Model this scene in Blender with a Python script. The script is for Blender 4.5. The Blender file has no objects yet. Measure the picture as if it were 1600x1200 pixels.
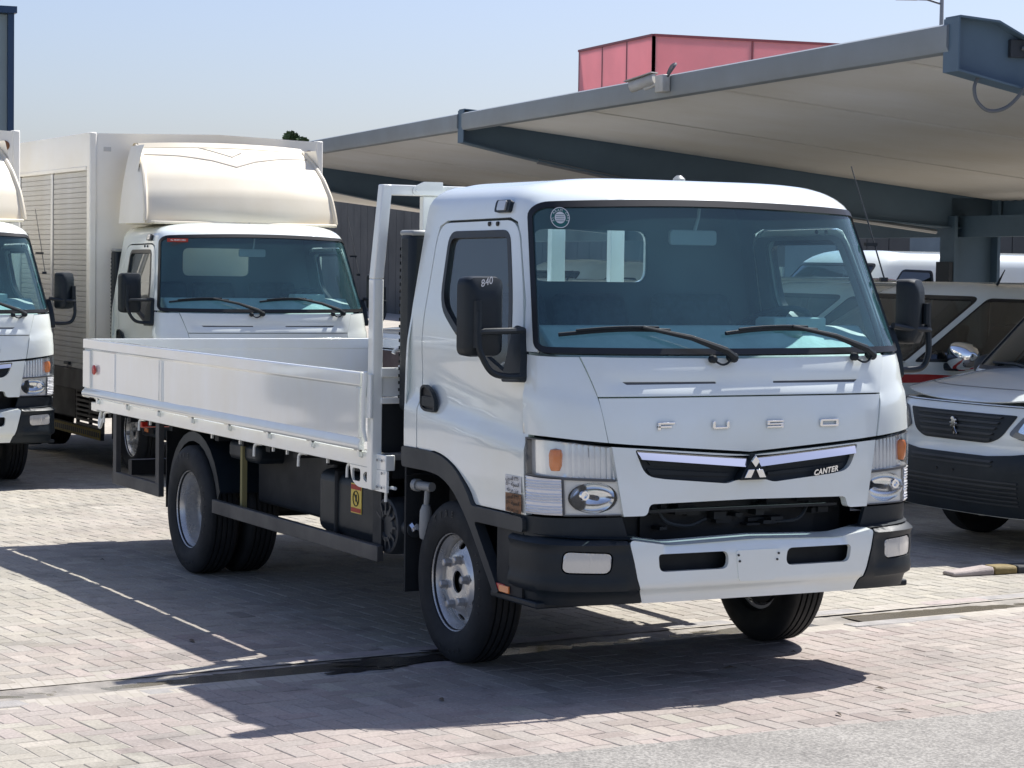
import bpy, bmesh, math, random
import numpy as np
from mathutils import Vector, Matrix
from mathutils.geometry import delaunay_2d_cdt
random.seed(7); RNG = np.random.default_rng(7)
R = math.radians
SC = bpy.context.scene
COL = SC.collection

# ------------------------------------------------------------------ camera, sky, sun, exposure
CAM_POS = Vector((9.474, -5.601, 1.864))
FW = Vector((-0.884, 0.464, -0.053)).normalized()
RT = Vector((0.464, 0.886, 0.015)); RT = (RT - FW * RT.dot(FW)).normalized()
UPV = RT.cross(FW).normalized()
cd = bpy.data.cameras.new('camera'); cam = bpy.data.objects.new('camera', cd); COL.objects.link(cam)
cd.sensor_width = 36; cd.lens = 80.45; cd.clip_start = .1; cd.clip_end = 3000
m3 = Matrix((RT, UPV, -FW)).transposed()
cam.matrix_world = Matrix.Translation(CAM_POS) @ m3.to_4x4()
SC.camera = cam
SUN_DIR = Vector((.22, -.66, -1)).normalized()          # the way the light travels
world = bpy.data.worlds.new('World'); SC.world = world; world.use_nodes = True
wn = world.node_tree.nodes; wl = world.node_tree.links
sky = wn.new('ShaderNodeTexSky'); sky.sky_type = 'NISHITA'; sky.sun_disc = False
sky.sun_elevation = math.asin(-SUN_DIR.z)
sky.sun_rotation = math.atan2(-SUN_DIR.x, -SUN_DIR.y)
sky.air_density = 1.0; sky.dust_density = 1.5; sky.ozone_density = 1.0; sky.altitude = 0
bg = wn['Background']; bg.inputs[1].default_value = .078
hz = wn.new('ShaderNodeHueSaturation'); hz.inputs['Saturation'].default_value = .88           # thin even haze over the whole sky
tn = wn.new('ShaderNodeVectorMath'); tn.operation = 'MULTIPLY'; tn.inputs[1].default_value = (.865, .89, 1.07)
wl.new(sky.outputs[0], hz.inputs['Color']); wl.new(hz.outputs[0], tn.inputs[0]); wl.new(tn.outputs[0], bg.inputs[0])
sd = bpy.data.lights.new('sun', 'SUN'); sd.energy = 4.2; sd.angle = R(.55); sd.color = (1, .97, .92)
sun = bpy.data.objects.new('sun', sd); COL.objects.link(sun)
sun.rotation_euler = SUN_DIR.to_track_quat('-Z', 'Y').to_euler(); sun.location = (0, 0, 20)
SC.view_settings.view_transform = 'Standard'; SC.view_settings.look = 'None'
SC.view_settings.exposure = 0.84; SC.view_settings.gamma = 1
SC.cycles.max_bounces = 10; SC.cycles.transparent_max_bounces = 24
SC.cycles.caustics_reflective = False; SC.cycles.caustics_refractive = False

# ------------------------------------------------------------------ materials
def newmat(name):
    m = bpy.data.materials.new(name); m.use_nodes = True
    return m, m.node_tree.nodes, m.node_tree.links
def setin(n, k, v):
    if k in n.inputs: n.inputs[k].default_value = v
def mat(name, col, rough=.5, metal=0, coat=0, var=0, vs=4, bump=0, bs=60, spec=.5, emit=0, dirt=0, stretch=None):
    m, n, l = newmat(name); b = n['Principled BSDF']
    c4 = (*col, 1)
    b.inputs['Base Color'].default_value = c4; b.inputs['Roughness'].default_value = rough
    b.inputs['Metallic'].default_value = metal; setin(b, 'Specular IOR Level', spec)
    setin(b, 'Coat Weight', coat); setin(b, 'Coat Roughness', .05)
    if emit: setin(b, 'Emission Color', c4); setin(b, 'Emission Strength', emit)
    tc = None
    if var or bump or dirt:
        tc = n.new('ShaderNodeTexCoord'); vec = tc.outputs['Object']
        if stretch:
            mp = n.new('ShaderNodeMapping'); mp.inputs['Scale'].default_value = stretch
            l.new(vec, mp.inputs[0]); vec = mp.outputs[0]
    if var or dirt:
        t = n.new('ShaderNodeTexNoise'); t.inputs['Scale'].default_value = vs; t.inputs['Detail'].default_value = 6
        t.inputs['Roughness'].default_value = .62
        l.new(vec, t.inputs['Vector'])
        rp = n.new('ShaderNodeValToRGB'); v = var or dirt
        rp.color_ramp.elements[0].position = .3; rp.color_ramp.elements[1].position = .72
        if dirt:
            rp.color_ramp.elements[0].color = (*[x * (1 - dirt) * k for x, k in zip(col, (1, .96, .88))], 1)
            rp.color_ramp.elements[1].color = c4
        else:
            rp.color_ramp.elements[0].color = (*[x * (1 - v) for x in col], 1)
            rp.color_ramp.elements[1].color = (*[min(1, x * (1 + v)) for x in col], 1)
        l.new(t.outputs[0], rp.inputs[0]); l.new(rp.outputs[0], b.inputs['Base Color'])
        mr = n.new('ShaderNodeMapRange'); mr.inputs[3].default_value = min(1, rough * 1.35); mr.inputs[4].default_value = rough * .8
        l.new(t.outputs[0], mr.inputs[0]); l.new(mr.outputs[0], b.inputs['Roughness'])
    if bump:
        t2 = n.new('ShaderNodeTexNoise'); t2.inputs['Scale'].default_value = bs; t2.inputs['Detail'].default_value = 4
        l.new(vec, t2.inputs['Vector'])
        bp = n.new('ShaderNodeBump'); bp.inputs['Strength'].default_value = bump; bp.inputs['Distance'].default_value = .01
        l.new(t2.outputs[0], bp.inputs['Height']); l.new(bp.outputs[0], b.inputs['Normal'])
    return m
def glass(name, tint, refl=.06, rough=.01, veil=0, veil_col=(.5, .5, .5)):
    m, n, l = newmat(name); n.remove(n['Principled BSDF'])
    out = n['Material Output']
    tr = n.new('ShaderNodeBsdfTransparent'); tr.inputs[0].default_value = (*tint, 1)
    gl = n.new('ShaderNodeBsdfGlossy'); gl.inputs['Roughness'].default_value = rough; gl.inputs[0].default_value = (.95, .97, 1, 1)
    lw = n.new('ShaderNodeLayerWeight'); lw.inputs[0].default_value = .5
    pw = n.new('ShaderNodeMath'); pw.operation = 'POWER'; pw.inputs[1].default_value = 4.5; l.new(lw.outputs['Facing'], pw.inputs[0])
    mr = n.new('ShaderNodeMapRange'); mr.inputs[3].default_value = refl; mr.inputs[4].default_value = .9
    mx = n.new('ShaderNodeMixShader')
    l.new(pw.outputs[0], mr.inputs[0]); l.new(mr.outputs[0], mx.inputs[0])
    l.new(tr.outputs[0], mx.inputs[1]); l.new(gl.outputs[0], mx.inputs[2]); l.new(mx.outputs[0], out.inputs[0])
    if veil:                                                # sky-reflection veil on the dusty pane, mixed in as diffuse colour
        df = n.new('ShaderNodeBsdfDiffuse'); df.inputs[0].default_value = (*veil_col, 1)
        tx = n.new('ShaderNodeTexNoise'); tx.inputs['Scale'].default_value = 2.2; tx.inputs['Detail'].default_value = 6
        tc = n.new('ShaderNodeTexCoord'); l.new(tc.outputs['Object'], tx.inputs['Vector'])
        m2 = n.new('ShaderNodeMapRange'); m2.inputs[1].default_value = .3; m2.inputs[2].default_value = .7; m2.inputs[3].default_value = veil * .6; m2.inputs[4].default_value = veil * 1.35
        l.new(tx.outputs[0], m2.inputs[0]); mz = n.new('ShaderNodeMixShader')
        l.new(m2.outputs[0], mz.inputs[0]); l.new(mx.outputs[0], mz.inputs[1]); l.new(df.outputs[0], mz.inputs[2]); l.new(mz.outputs[0], out.inputs[0])
    return m
MT = {}
MT['white'] = mat('white_paint', (.84, .915, .92), .16, coat=1.0, dirt=.04, vs=1.6)
MT['bedwhite'] = mat('bed_white_paint', (.90, .945, .94), .12, coat=1.0, dirt=.06, vs=2.0, stretch=(1.3, 1.3, .6))
MT['bedfloor'] = mat('bed_floor_board', (.23, .225, .215), .7, var=.25, vs=6)
MT['cream'] = mat('cream_fibreglass', (.84, .775, .635), .6, dirt=.10, vs=1.3)
MT['crease'] = mat('brown_crease', (.42, .38, .33), .8)  # brown-grey tone of the strips drawn along the deflector creases
MT['boxwhite'] = mat('box_panel', (.93, .915, .86), .45, dirt=.08, vs=.9)
MT['shutter'] = mat('shutter_aluminium', (.58, .585, .585), .5, metal=.1, dirt=.15, vs=2.0)
MT['alu'] = mat('aluminium', (.62, .63, .64), .35, metal=.8)
MT['black'] = mat('black_plastic', (.0095, .016, .022), .45, var=.25, vs=3, bump=.08, bs=400, spec=.35)
MT['grey'] = mat('grey_plastic', (.026, .032, .038), .5, var=.2, vs=3)
MT['rubber'] = mat('rubber', (.010, .0125, .015), .7, var=.3, vs=6, bump=.1, bs=120)
MT['seal'] = mat('seal_rubber', (.012, .013, .014), .38)
MT['chassis'] = mat('chassis_black', (.008, .0105, .013), .6, var=.35, vs=4)
MT['steel'] = mat('guard_steel', (.085, .085, .083), .55, metal=.3, var=.35, vs=3)
MT['rim'] = mat('wheel_silver', (.72, .73, .74), .25, metal=.5, dirt=.18, vs=7)
MT['nut'] = mat('nut_steel', (.55, .55, .55), .4, metal=.5, dirt=.3, vs=20)
MT['chrome'] = mat('chrome', (.88, .89, .9), .06, metal=1)
MT['silver'] = mat('lamp_reflector', (.88, .89, .90), .14, metal=1)
MT['lampbody'] = mat('lamp_housing', (.10, .105, .11), .4)
MT['ribbed'] = mat('ribbed_reflector', (.86, .87, .88), .18, metal=.6)
MT['lampmask'] = mat('lamp_mask', (.80, .77, .70), .25, coat=.3)
MT['amber'] = mat('amber', (.90, .27, .07), .25, coat=.5)
MT['fogglass'] = mat('fog_lens', (.62, .62, .60), .18, coat=.6, metal=.35)
MT['reflector'] = mat('corner_lens', (.78, .79, .80), .2, coat=.8, metal=.1)
MT['liner'] = mat('cab_lining', (.15, .17, .18), .75)
MT['seat'] = mat('seat_cloth', (.05, .06, .07), .9, var=.2, vs=30)
MT['dash'] = mat('dashboard', (.48, .53, .48), .6, var=.12, vs=8)
MT['red'] = mat('red_reflector', (.55, .03, .02), .3, coat=.4)
MT['stickwhite'] = mat('sticker_white', (.75, .75, .74), .5)
MT['stickbrown'] = mat('sticker_brown', (.20, .085, .03), .5)
MT['stickyellow'] = mat('sticker_yellow', (.78, .58, .10), .5)
MT['stripyellow'] = mat('dusty_yellow', (.30, .235, .06), .7, dirt=.4, vs=12)
MT['ink'] = mat('ink_black', (.015, .015, .015), .6)
MT['inkred'] = mat('ink_red', (.45, .05, .03), .6)
MT['teal'] = mat('sticker_teal', (.02, .13, .12), .5)
MT['strap'] = mat('yellow_strap', (.26, .23, .10), .8)
MT['bottle'] = mat('reservoir_plastic', (.30, .315, .315), .45)
MT['glass'] = glass('windscreen_glass', (.66, .90, .93), .07, veil=.085, veil_col=(.22, .58, .66))
MT['sideglass'] = glass('side_glass', (.74, .82, .80), .08, veil=.035, veil_col=(.5, .6, .6))
MT['darkglass'] = glass('tinted_glass', (.20, .25, .27), .10)
MT['lens'] = glass('clear_lens', (.94, .96, .97), .05)
MT['mirror'] = mat('mirror_glass', (.8, .82, .83), .03, metal=1)
MT['fascia'] = mat('fascia_grey', (.225, .26, .295), .5, dirt=.12, vs=1)
MT['soffit'] = mat('soffit_sheet', (.62, .615, .60), .7, dirt=.12, vs=.6)
MT['beam'] = mat('beam_navy', (.080, .130, .180), .5, var=.12, vs=1)
MT['wallblue'] = mat('cladding_grey', (.24, .31, .34), .6, dirt=.10, vs=.5)
MT['navy'] = mat('trim_navy', (.018, .05, .11), .45)
def mat_translucent(name, col):
    m, n, l = newmat(name); b = n['Principled BSDF']; out = n['Material Output']
    t = n.new('ShaderNodeTexNoise'); t.inputs['Scale'].default_value = .6; t.inputs['Detail'].default_value = 3
    tc = n.new('ShaderNodeTexCoord'); l.new(tc.outputs['Object'], t.inputs['Vector'])
    rp = n.new('ShaderNodeValToRGB'); rp.color_ramp.elements[0].color = (*[c * .8 for c in col], 1); rp.color_ramp.elements[1].color = (*col, 1)
    l.new(t.outputs[0], rp.inputs[0]); l.new(rp.outputs[0], b.inputs['Base Color']); b.inputs['Roughness'].default_value = .35
    tl = n.new('ShaderNodeBsdfTranslucent'); l.new(rp.outputs[0], tl.inputs[0])
    mx = n.new('ShaderNodeMixShader'); mx.inputs[0].default_value = .55; l.new(b.outputs[0], mx.inputs[1]); l.new(tl.outputs[0], mx.inputs[2]); l.new(mx.outputs[0], out.inputs[0])
    return m
MT['redpanel'] = mat_translucent('red_panel', (.92, .53, .56))
MT['redframe'] = mat('red_building_frame', (.28, .07, .085), .5)
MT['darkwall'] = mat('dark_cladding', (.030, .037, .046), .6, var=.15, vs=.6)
MT['concrete'] = mat('concrete', (.30, .285, .27), .9, var=.22, vs=9, bump=.4, bs=90)
MT['gutter'] = mat('gutter_wet_concrete', (.27, .245, .21), .5, var=.45, vs=5, bump=.3, bs=60)
MT['stain'] = mat('wet_stain', (.035, .034, .034), .22, var=.3, vs=14)
MT['edging'] = mat('edging_stone', (.36, .31, .285), .9, var=.2, vs=9, bump=.4, bs=90)
MT['kerbyellow'] = mat('kerb_yellow_paint', (.30, .225, .085), .7, dirt=.5, vs=9, bump=.3, bs=90)
MT['kerbblack'] = mat('kerb_black_paint', (.035, .036, .038), .7, var=.4, vs=9, bump=.3, bs=90)
MT['bark'] = mat('bark', (.10, .075, .05), .9, var=.3, vs=12)
MT['leaf'] = mat('leaf', (.055, .095, .035), .6, var=.4, vs=3)
MT['galv'] = mat('galvanised', (.30, .31, .32), .45, metal=.6)
MT['camwhite'] = mat('camera_housing', (.55, .55, .53), .45, dirt=.2, vs=9)
MT['cable'] = mat('cable_grey', (.11, .12, .13), .6)
MT['brownsheet'] = mat('brown_sheet', (.12, .085, .075), .8, var=.35, vs=5)
MT['carpaint'] = mat('car_white', (.76, .83, .85), .22, coat=.8, dirt=.05, vs=1.5)
MT['redstripe'] = mat('red_stripe', (.42, .012, .012), .35, coat=.4)

def mat_paver():
    m, n, l = newmat('paver'); b = n['Principled BSDF']
    at = n.new('ShaderNodeAttribute'); at.attribute_name = 'tint'
    tc = n.new('ShaderNodeTexCoord')
    geo = n.new('ShaderNodeNewGeometry')
    t = n.new('ShaderNodeTexNoise'); t.inputs['Scale'].default_value = 1.3; t.inputs['Detail'].default_value = 8; t.inputs['Roughness'].default_value = .68
    t2 = n.new('ShaderNodeTexNoise'); t2.inputs['Scale'].default_value = 70; t2.inputs['Detail'].default_value = 5
    l.new(geo.outputs['Position'], t.inputs['Vector']); l.new(geo.outputs['Position'], t2.inputs['Vector'])
    r1 = n.new('ShaderNodeMapRange'); r1.inputs[1].default_value = .3; r1.inputs[2].default_value = .7; r1.inputs[3].default_value = .80; r1.inputs[4].default_value = 1.16
    r2 = n.new('ShaderNodeMapRange'); r2.inputs[1].default_value = .3; r2.inputs[2].default_value = .7; r2.inputs[3].default_value = .82; r2.inputs[4].default_value = 1.15
    l.new(t.outputs[0], r1.inputs[0]); l.new(t2.outputs[0], r2.inputs[0])
    mm = n.new('ShaderNodeMath'); mm.operation = 'MULTIPLY'; l.new(r1.outputs[0], mm.inputs[0]); l.new(r2.outputs[0], mm.inputs[1])
    # oily stain patches with shapes of their own
    st = n.new('ShaderNodeTexNoise'); st.inputs['Scale'].default_value = 2.3; st.inputs['Detail'].default_value = 7; st.inputs['Distortion'].default_value = .8
    l.new(geo.outputs['Position'], st.inputs['Vector'])
    r3 = n.new('ShaderNodeMapRange'); r3.inputs[1].default_value = .60; r3.inputs[2].default_value = .74; r3.inputs[3].default_value = 1; r3.inputs[4].default_value = .62
    l.new(st.outputs[0], r3.inputs[0])
    m2 = n.new('ShaderNodeMath'); m2.operation = 'MULTIPLY'; l.new(mm.outputs[0], m2.inputs[0]); l.new(r3.outputs[0], m2.inputs[1])
    vm = n.new('ShaderNodeVectorMath'); vm.operation = 'SCALE'
    l.new(at.outputs['Color'], vm.inputs[0]); l.new(m2.outputs[0], vm.inputs['Scale'])
    l.new(vm.outputs[0], b.inputs['Base Color']); b.inputs['Roughness'].default_value = .82
    bp = n.new('ShaderNodeBump'); bp.inputs['Strength'].default_value = .35; bp.inputs['Distance'].default_value = .004
    l.new(t2.outputs[0], bp.inputs['Height']); l.new(bp.outputs[0], b.inputs['Normal'])
    return m
MT['paver'] = mat_paver()
def mat_ground():
    m, n, l = newmat('far_paving'); b = n['Principled BSDF']
    geo = n.new('ShaderNodeNewGeometry')
    mp = n.new('ShaderNodeMapping'); mp.inputs['Rotation'].default_value = (0, 0, R(5)); l.new(geo.outputs['Position'], mp.inputs[0])
    br = n.new('ShaderNodeTexBrick'); br.inputs['Scale'].default_value = 5
    br.inputs['Color1'].default_value = (.38, .345, .295, 1); br.inputs['Color2'].default_value = (.43, .395, .345, 1); br.inputs['Mortar'].default_value = (.34, .31, .26, 1)
    br.inputs['Mortar Size'].default_value = .02; l.new(mp.outputs[0], br.inputs[0])
    t = n.new('ShaderNodeTexNoise'); t.inputs['Scale'].default_value = .5; t.inputs['Detail'].default_value = 7; l.new(geo.outputs['Position'], t.inputs['Vector'])
    mr = n.new('ShaderNodeMapRange'); mr.inputs[3].default_value = .75; mr.inputs[4].default_value = 1.2; l.new(t.outputs[0], mr.inputs[0])
    vm = n.new('ShaderNodeVectorMath'); vm.operation = 'SCALE'; l.new(br.outputs[0], vm.inputs[0]); l.new(mr.outputs[0], vm.inputs['Scale'])
    l.new(vm.outputs[0], b.inputs['Base Color']); b.inputs['Roughness'].default_value = .9
    return m
MT['ground'] = mat_ground()
def mat_asphalt():
    m, n, l = newmat('asphalt'); b = n['Principled BSDF']
    geo = n.new('ShaderNodeNewGeometry')
    t = n.new('ShaderNodeTexNoise'); t.inputs['Scale'].default_value = 85; t.inputs['Detail'].default_value = 5
    t2 = n.new('ShaderNodeTexNoise'); t2.inputs['Scale'].default_value = 1.6; t2.inputs['Detail'].default_value = 8; t2.inputs['Roughness'].default_value = .7
    l.new(geo.outputs['Position'], t.inputs['Vector']); l.new(geo.outputs['Position'], t2.inputs['Vector'])
    rp = n.new('ShaderNodeValToRGB'); e = rp.color_ramp.elements
    e[0].position = .32; e[0].color = (.13, .124, .115, 1); e[1].position = .68; e[1].color = (.315, .30, .275, 1)
    l.new(t.outputs[0], rp.inputs[0])
    mr = n.new('ShaderNodeMapRange'); mr.inputs[1].default_value = .3; mr.inputs[2].default_value = .7; mr.inputs[3].default_value = .8; mr.inputs[4].default_value = 1.3; l.new(t2.outputs[0], mr.inputs[0])
    vm = n.new('ShaderNodeVectorMath'); vm.operation = 'SCALE'; l.new(rp.outputs[0], vm.inputs[0]); l.new(mr.outputs[0], vm.inputs['Scale'])
    l.new(vm.outputs[0], b.inputs['Base Color']); b.inputs['Roughness'].default_value = .9
    bp = n.new('ShaderNodeBump'); bp.inputs['Strength'].default_value = .6; bp.inputs['Distance'].default_value = .006
    l.new(t.outputs[0], bp.inputs['Height']); l.new(bp.outputs[0], b.inputs['Normal'])
    return m
MT['asphalt'] = mat_asphalt()
def mat_water():
    m, n, l = newmat('dirty_water'); b = n['Principled BSDF']
    b.inputs['Base Color'].default_value = (.17, .15, .115, 1); b.inputs['Roughness'].default_value = .10; setin(b, 'Specular IOR Level', .6)
    geo = n.new('ShaderNodeNewGeometry'); t = n.new('ShaderNodeTexNoise'); t.inputs['Scale'].default_value = 6
    l.new(geo.outputs['Position'], t.inputs['Vector'])
    bp = n.new('ShaderNodeBump'); bp.inputs['Strength'].default_value = .03; l.new(t.outputs[0], bp.inputs['Height']); l.new(bp.outputs[0], b.inputs['Normal'])
    return m
MT['water'] = mat_water()

# ------------------------------------------------------------------ mesh helpers
def link_mesh(name, me, mt, parent=None, loc=None):
    o = bpy.data.objects.new(name, me); COL.objects.link(o)
    if mt is not None and not me.materials: me.materials.append(MT[mt] if isinstance(mt, str) else mt)
    if parent is not None: o.parent = parent
    if loc is not None: o.location = loc
    return o
def finish(me, angle=35):
    me.validate(); me.update()
    for p in me.polygons: p.use_smooth = True
    me.set_sharp_from_angle(angle=R(angle))
class MB:
    def __init__(s): s.v = []; s.f = []
    def add(s, vs, fs):
        b = len(s.v); s.v += [tuple(v) for v in vs]; s.f += [tuple(i + b for i in f) for f in fs]; return s
    def box(s, x0, x1, y0, y1, z0, z1, M=None):
        x0, x1 = min(x0, x1), max(x0, x1); y0, y1 = min(y0, y1), max(y0, y1); z0, z1 = min(z0, z1), max(z0, z1)
        vs = [(x, y, z) for x in (x0, x1) for y in (y0, y1) for z in (z0, z1)]
        if M is not None: vs = [M @ Vector(v) for v in vs]
        return s.add(vs, [(0, 1, 3, 2), (4, 6, 7, 5), (0, 4, 5, 1), (2, 3, 7, 6), (0, 2, 6, 4), (1, 5, 7, 3)])
    def hexa(s, b4, t4):
        return s.add(list(b4) + list(t4), [(3, 2, 1, 0), (4, 5, 6, 7), (0, 1, 5, 4), (1, 2, 6, 5), (2, 3, 7, 6), (3, 0, 4, 7)])
    def bar(s, p, q, w, h, up=(0, 0, 1)):
        p, q = Vector(p), Vector(q); d = (q - p).normalized(); a = d.cross(Vector(up))
        if a.length < 1e-4: a = d.cross(Vector((1, 0, 0)))
        a.normalize(); b = a.cross(d)
        o = [a * i * w / 2 + b * j * h / 2 for i, j in ((-1, -1), (1, -1), (1, 1), (-1, 1))]
        return s.hexa([p + k for k in o], [q + k for k in o])
    def tube(s, pts, r, n=8, cap=True):
        pts = [Vector(p) for p in pts]; rings = []; ref = None
        for i, p in enumerate(pts):
            d = (pts[min(i + 1, len(pts) - 1)] - pts[max(i - 1, 0)]).normalized()
            if ref is None: ref = d.orthogonal().normalized()
            a = (ref - d * ref.dot(d)).normalized(); ref = a; b = d.cross(a)
            rr = r[i] if hasattr(r, '__len__') else r
            rings.append([p + (a * math.cos(k * 2 * math.pi / n) + b * math.sin(k * 2 * math.pi / n)) * rr for k in range(n)])
        vs = [v for g in rings for v in g]; fs = []
        for i in range(len(rings) - 1):
            for k in range(n): fs.append((i * n + k, i * n + (k + 1) % n, (i + 1) * n + (k + 1) % n, (i + 1) * n + k))
        if cap: fs += [tuple(range(n - 1, -1, -1)), tuple((len(rings) - 1) * n + k for k in range(n))]
        return s.add(vs, fs)
    def lathe(s, prof, c=(0, 0, 0), axis='y', n=48, closed=False, sgn=1):
        c = Vector(c); vs = []
        for r, t in prof:
            for k in range(n):
                a = k * 2 * math.pi / n; u, w = r * math.cos(a), r * math.sin(a); t2 = t * sgn
                vs.append(c + (Vector((u, t2, w)) if axis == 'y' else Vector((t2, u, w)) if axis == 'x' else Vector((u, w, t2))))
        m = len(prof); fs = []
        for i in range(m if closed else m - 1):
            j = (i + 1) % m
            for k in range(n): fs.append((i * n + k, i * n + (k + 1) % n, j * n + (k + 1) % n, j * n + k))
        if not closed:
            if prof[0][0] > 1e-6: fs.append(tuple(range(n)))
            if prof[-1][0] > 1e-6: fs.append(tuple((m - 1) * n + k for k in range(n)))
        return s.add(vs, fs)
    def prism(s, poly, f, t0, t1):      # poly 2d, f(u, v, t) -> xyz
        n = len(poly); vs = [f(u, v, t0) for u, v in poly] + [f(u, v, t1) for u, v in poly]
        return s.add(vs, [tuple(range(n - 1, -1, -1)), tuple(range(n, 2 * n))] + [(i, (i + 1) % n, n + (i + 1) % n, n + i) for i in range(n)])
    def mesh(s, name, angle=35):
        me = bpy.data.meshes.new(name); me.from_pydata(s.v, [], s.f)
        bm = bmesh.new(); bm.from_mesh(me); bmesh.ops.recalc_face_normals(bm, faces=bm.faces); bm.to_mesh(me); bm.free()
        finish(me, angle); return me
    def build(s, name, mt, parent=None, bevel=0, seg=2, angle=35, loc=None):
        o = link_mesh(name, s.mesh(name, angle), mt, parent, loc)
        if bevel:
            b = o.modifiers.new('bevel', 'BEVEL'); b.width = bevel; b.segments = seg; b.limit_method = 'ANGLE'; b.angle_limit = R(40); b.use_clamp_overlap = True
        return o
def empty(name, loc=(0, 0, 0), rz=0, parent=None):
    o = bpy.data.objects.new(name, None); COL.objects.link(o); o.location = loc; o.rotation_euler = (0, 0, rz)
    o.empty_display_size = .1
    if parent is not None: o.parent = parent
    return o
def tag(o, label, cat, group=None):
    o['label'] = label; o['category'] = cat
    if group: o['group'] = group
    return o
def struct(o, kind='structure'):
    o['kind'] = kind; return o
def copy_tree(o, parent=None, skip=()):
    c = o.copy(); COL.objects.link(c); c.parent = parent
    for ch in o.children:
        if ch.name.split('.')[0] in skip: continue
        copy_tree(ch, c, skip)
    return c
def text_mesh(body, size, extrude=0, align='CENTER', shear=0, spacing=1.0, res=3, bold=0):
    cu = bpy.data.curves.new('txt', 'FONT'); cu.body = body; cu.size = size; cu.extrude = extrude; cu.resolution_u = res
    cu.align_x = align; cu.align_y = 'CENTER'; cu.shear = shear; cu.offset = bold; cu.space_character = spacing
    o = bpy.data.objects.new('txt', cu); COL.objects.link(o)
    dg = bpy.context.evaluated_depsgraph_get(); dg.update()
    me = bpy.data.meshes.new_from_object(o.evaluated_get(dg))
    bpy.data.objects.remove(o); me.name = 'lettering'
    return me
def text(name, body, size, origin, ex, ey, mt, parent, extrude=.001, **k):
    me = text_mesh(body, size, extrude, **k)
    ex = Vector(ex).normalized(); ez = ex.cross(Vector(ey)).normalized(); ey = ez.cross(ex)
    M = Matrix((ex, ey, ez)).transposed().to_4x4(); M.translation = Vector(origin)
    me.transform(M); me.materials.clear()
    return link_mesh(name, me, mt, parent)

# polygons
def inpoly(px, py, poly):
    ins = np.zeros(px.shape, bool); n = len(poly)
    for i in range(n):
        x1, y1 = poly[i]; x2, y2 = poly[(i + 1) % n]
        if y1 == y2: continue
        c = ((y1 > py) != (y2 > py)) & (px < (x2 - x1) * (py - y1) / (y2 - y1) + x1)
        ins ^= c
    return ins
def dens(poly, step, closed=True):
    out = []; n = len(poly)
    for i in range(n if closed else n - 1):
        a = poly[i]; b = poly[(i + 1) % n]; L = math.hypot(b[0] - a[0], b[1] - a[1]); k = max(1, int(math.ceil(L / step)))
        for j in range(k): out.append((a[0] + (b[0] - a[0]) * j / k, a[1] + (b[1] - a[1]) * j / k))
    if not closed: out.append(poly[-1])
    return out
def rnd(poly, r, k=5):
    out = []; n = len(poly)
    for i in range(n):
        p = Vector(poly[i][:2]); a = Vector(poly[i - 1][:2]); b = Vector(poly[(i + 1) % n][:2])
        rr = poly[i][2] if len(poly[i]) > 2 else r
        la, lb = (a - p).length, (b - p).length; t = min(rr, la * .48, lb * .48)
        if t < 1e-5: out.append(tuple(p)); continue
        A = p + (a - p).normalized() * t; B = p + (b - p).normalized() * t
        for j in range(k + 1):
            u = j / k; q = A * (1 - u) ** 2 + p * 2 * u * (1 - u) + B * u * u; out.append((q.x, q.y))
    return out
def area(p): return .5 * sum(p[i - 1][0] * p[i][1] - p[i][0] * p[i - 1][1] for i in range(len(p)))
def offs(poly, d):          # d > 0 grows
    n = len(poly); s = 1 if area(poly) > 0 else -1; out = []
    for i in range(n):
        a, p, b = poly[i - 1], poly[i], poly[(i + 1) % n]
        e1 = Vector((p[0] - a[0], p[1] - a[1])); e2 = Vector((b[0] - p[0], b[1] - p[1]))
        if e1.length < 1e-7: e1 = e2
        if e2.length < 1e-7: e2 = e1
        n1 = Vector((e1.y, -e1.x)).normalized() * s; n2 = Vector((e2.y, -e2.x)).normalized() * s
        m = n1 + n2; m = m / max(.35, m.length_squared / 2) if m.length > 1e-6 else n1
        out.append((p[0] + m.x * d, p[1] + m.y * d))
    return out
def circ(cx, cy, r, n=20, ry=None, a0=0):
    return [(cx + r * math.cos(a0 + 2 * math.pi * k / n), cy + (ry or r) * math.sin(a0 + 2 * math.pi * k / n)) for k in range(n)]
def rect(x0, x1, y0, y1, r=0, k=4):
    p = [(x0, y0), (x1, y0), (x1, y1), (x0, y1)]
    return rnd(p, r, k) if r else p
CTR = np.array((0, 0, 1.2))
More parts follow.
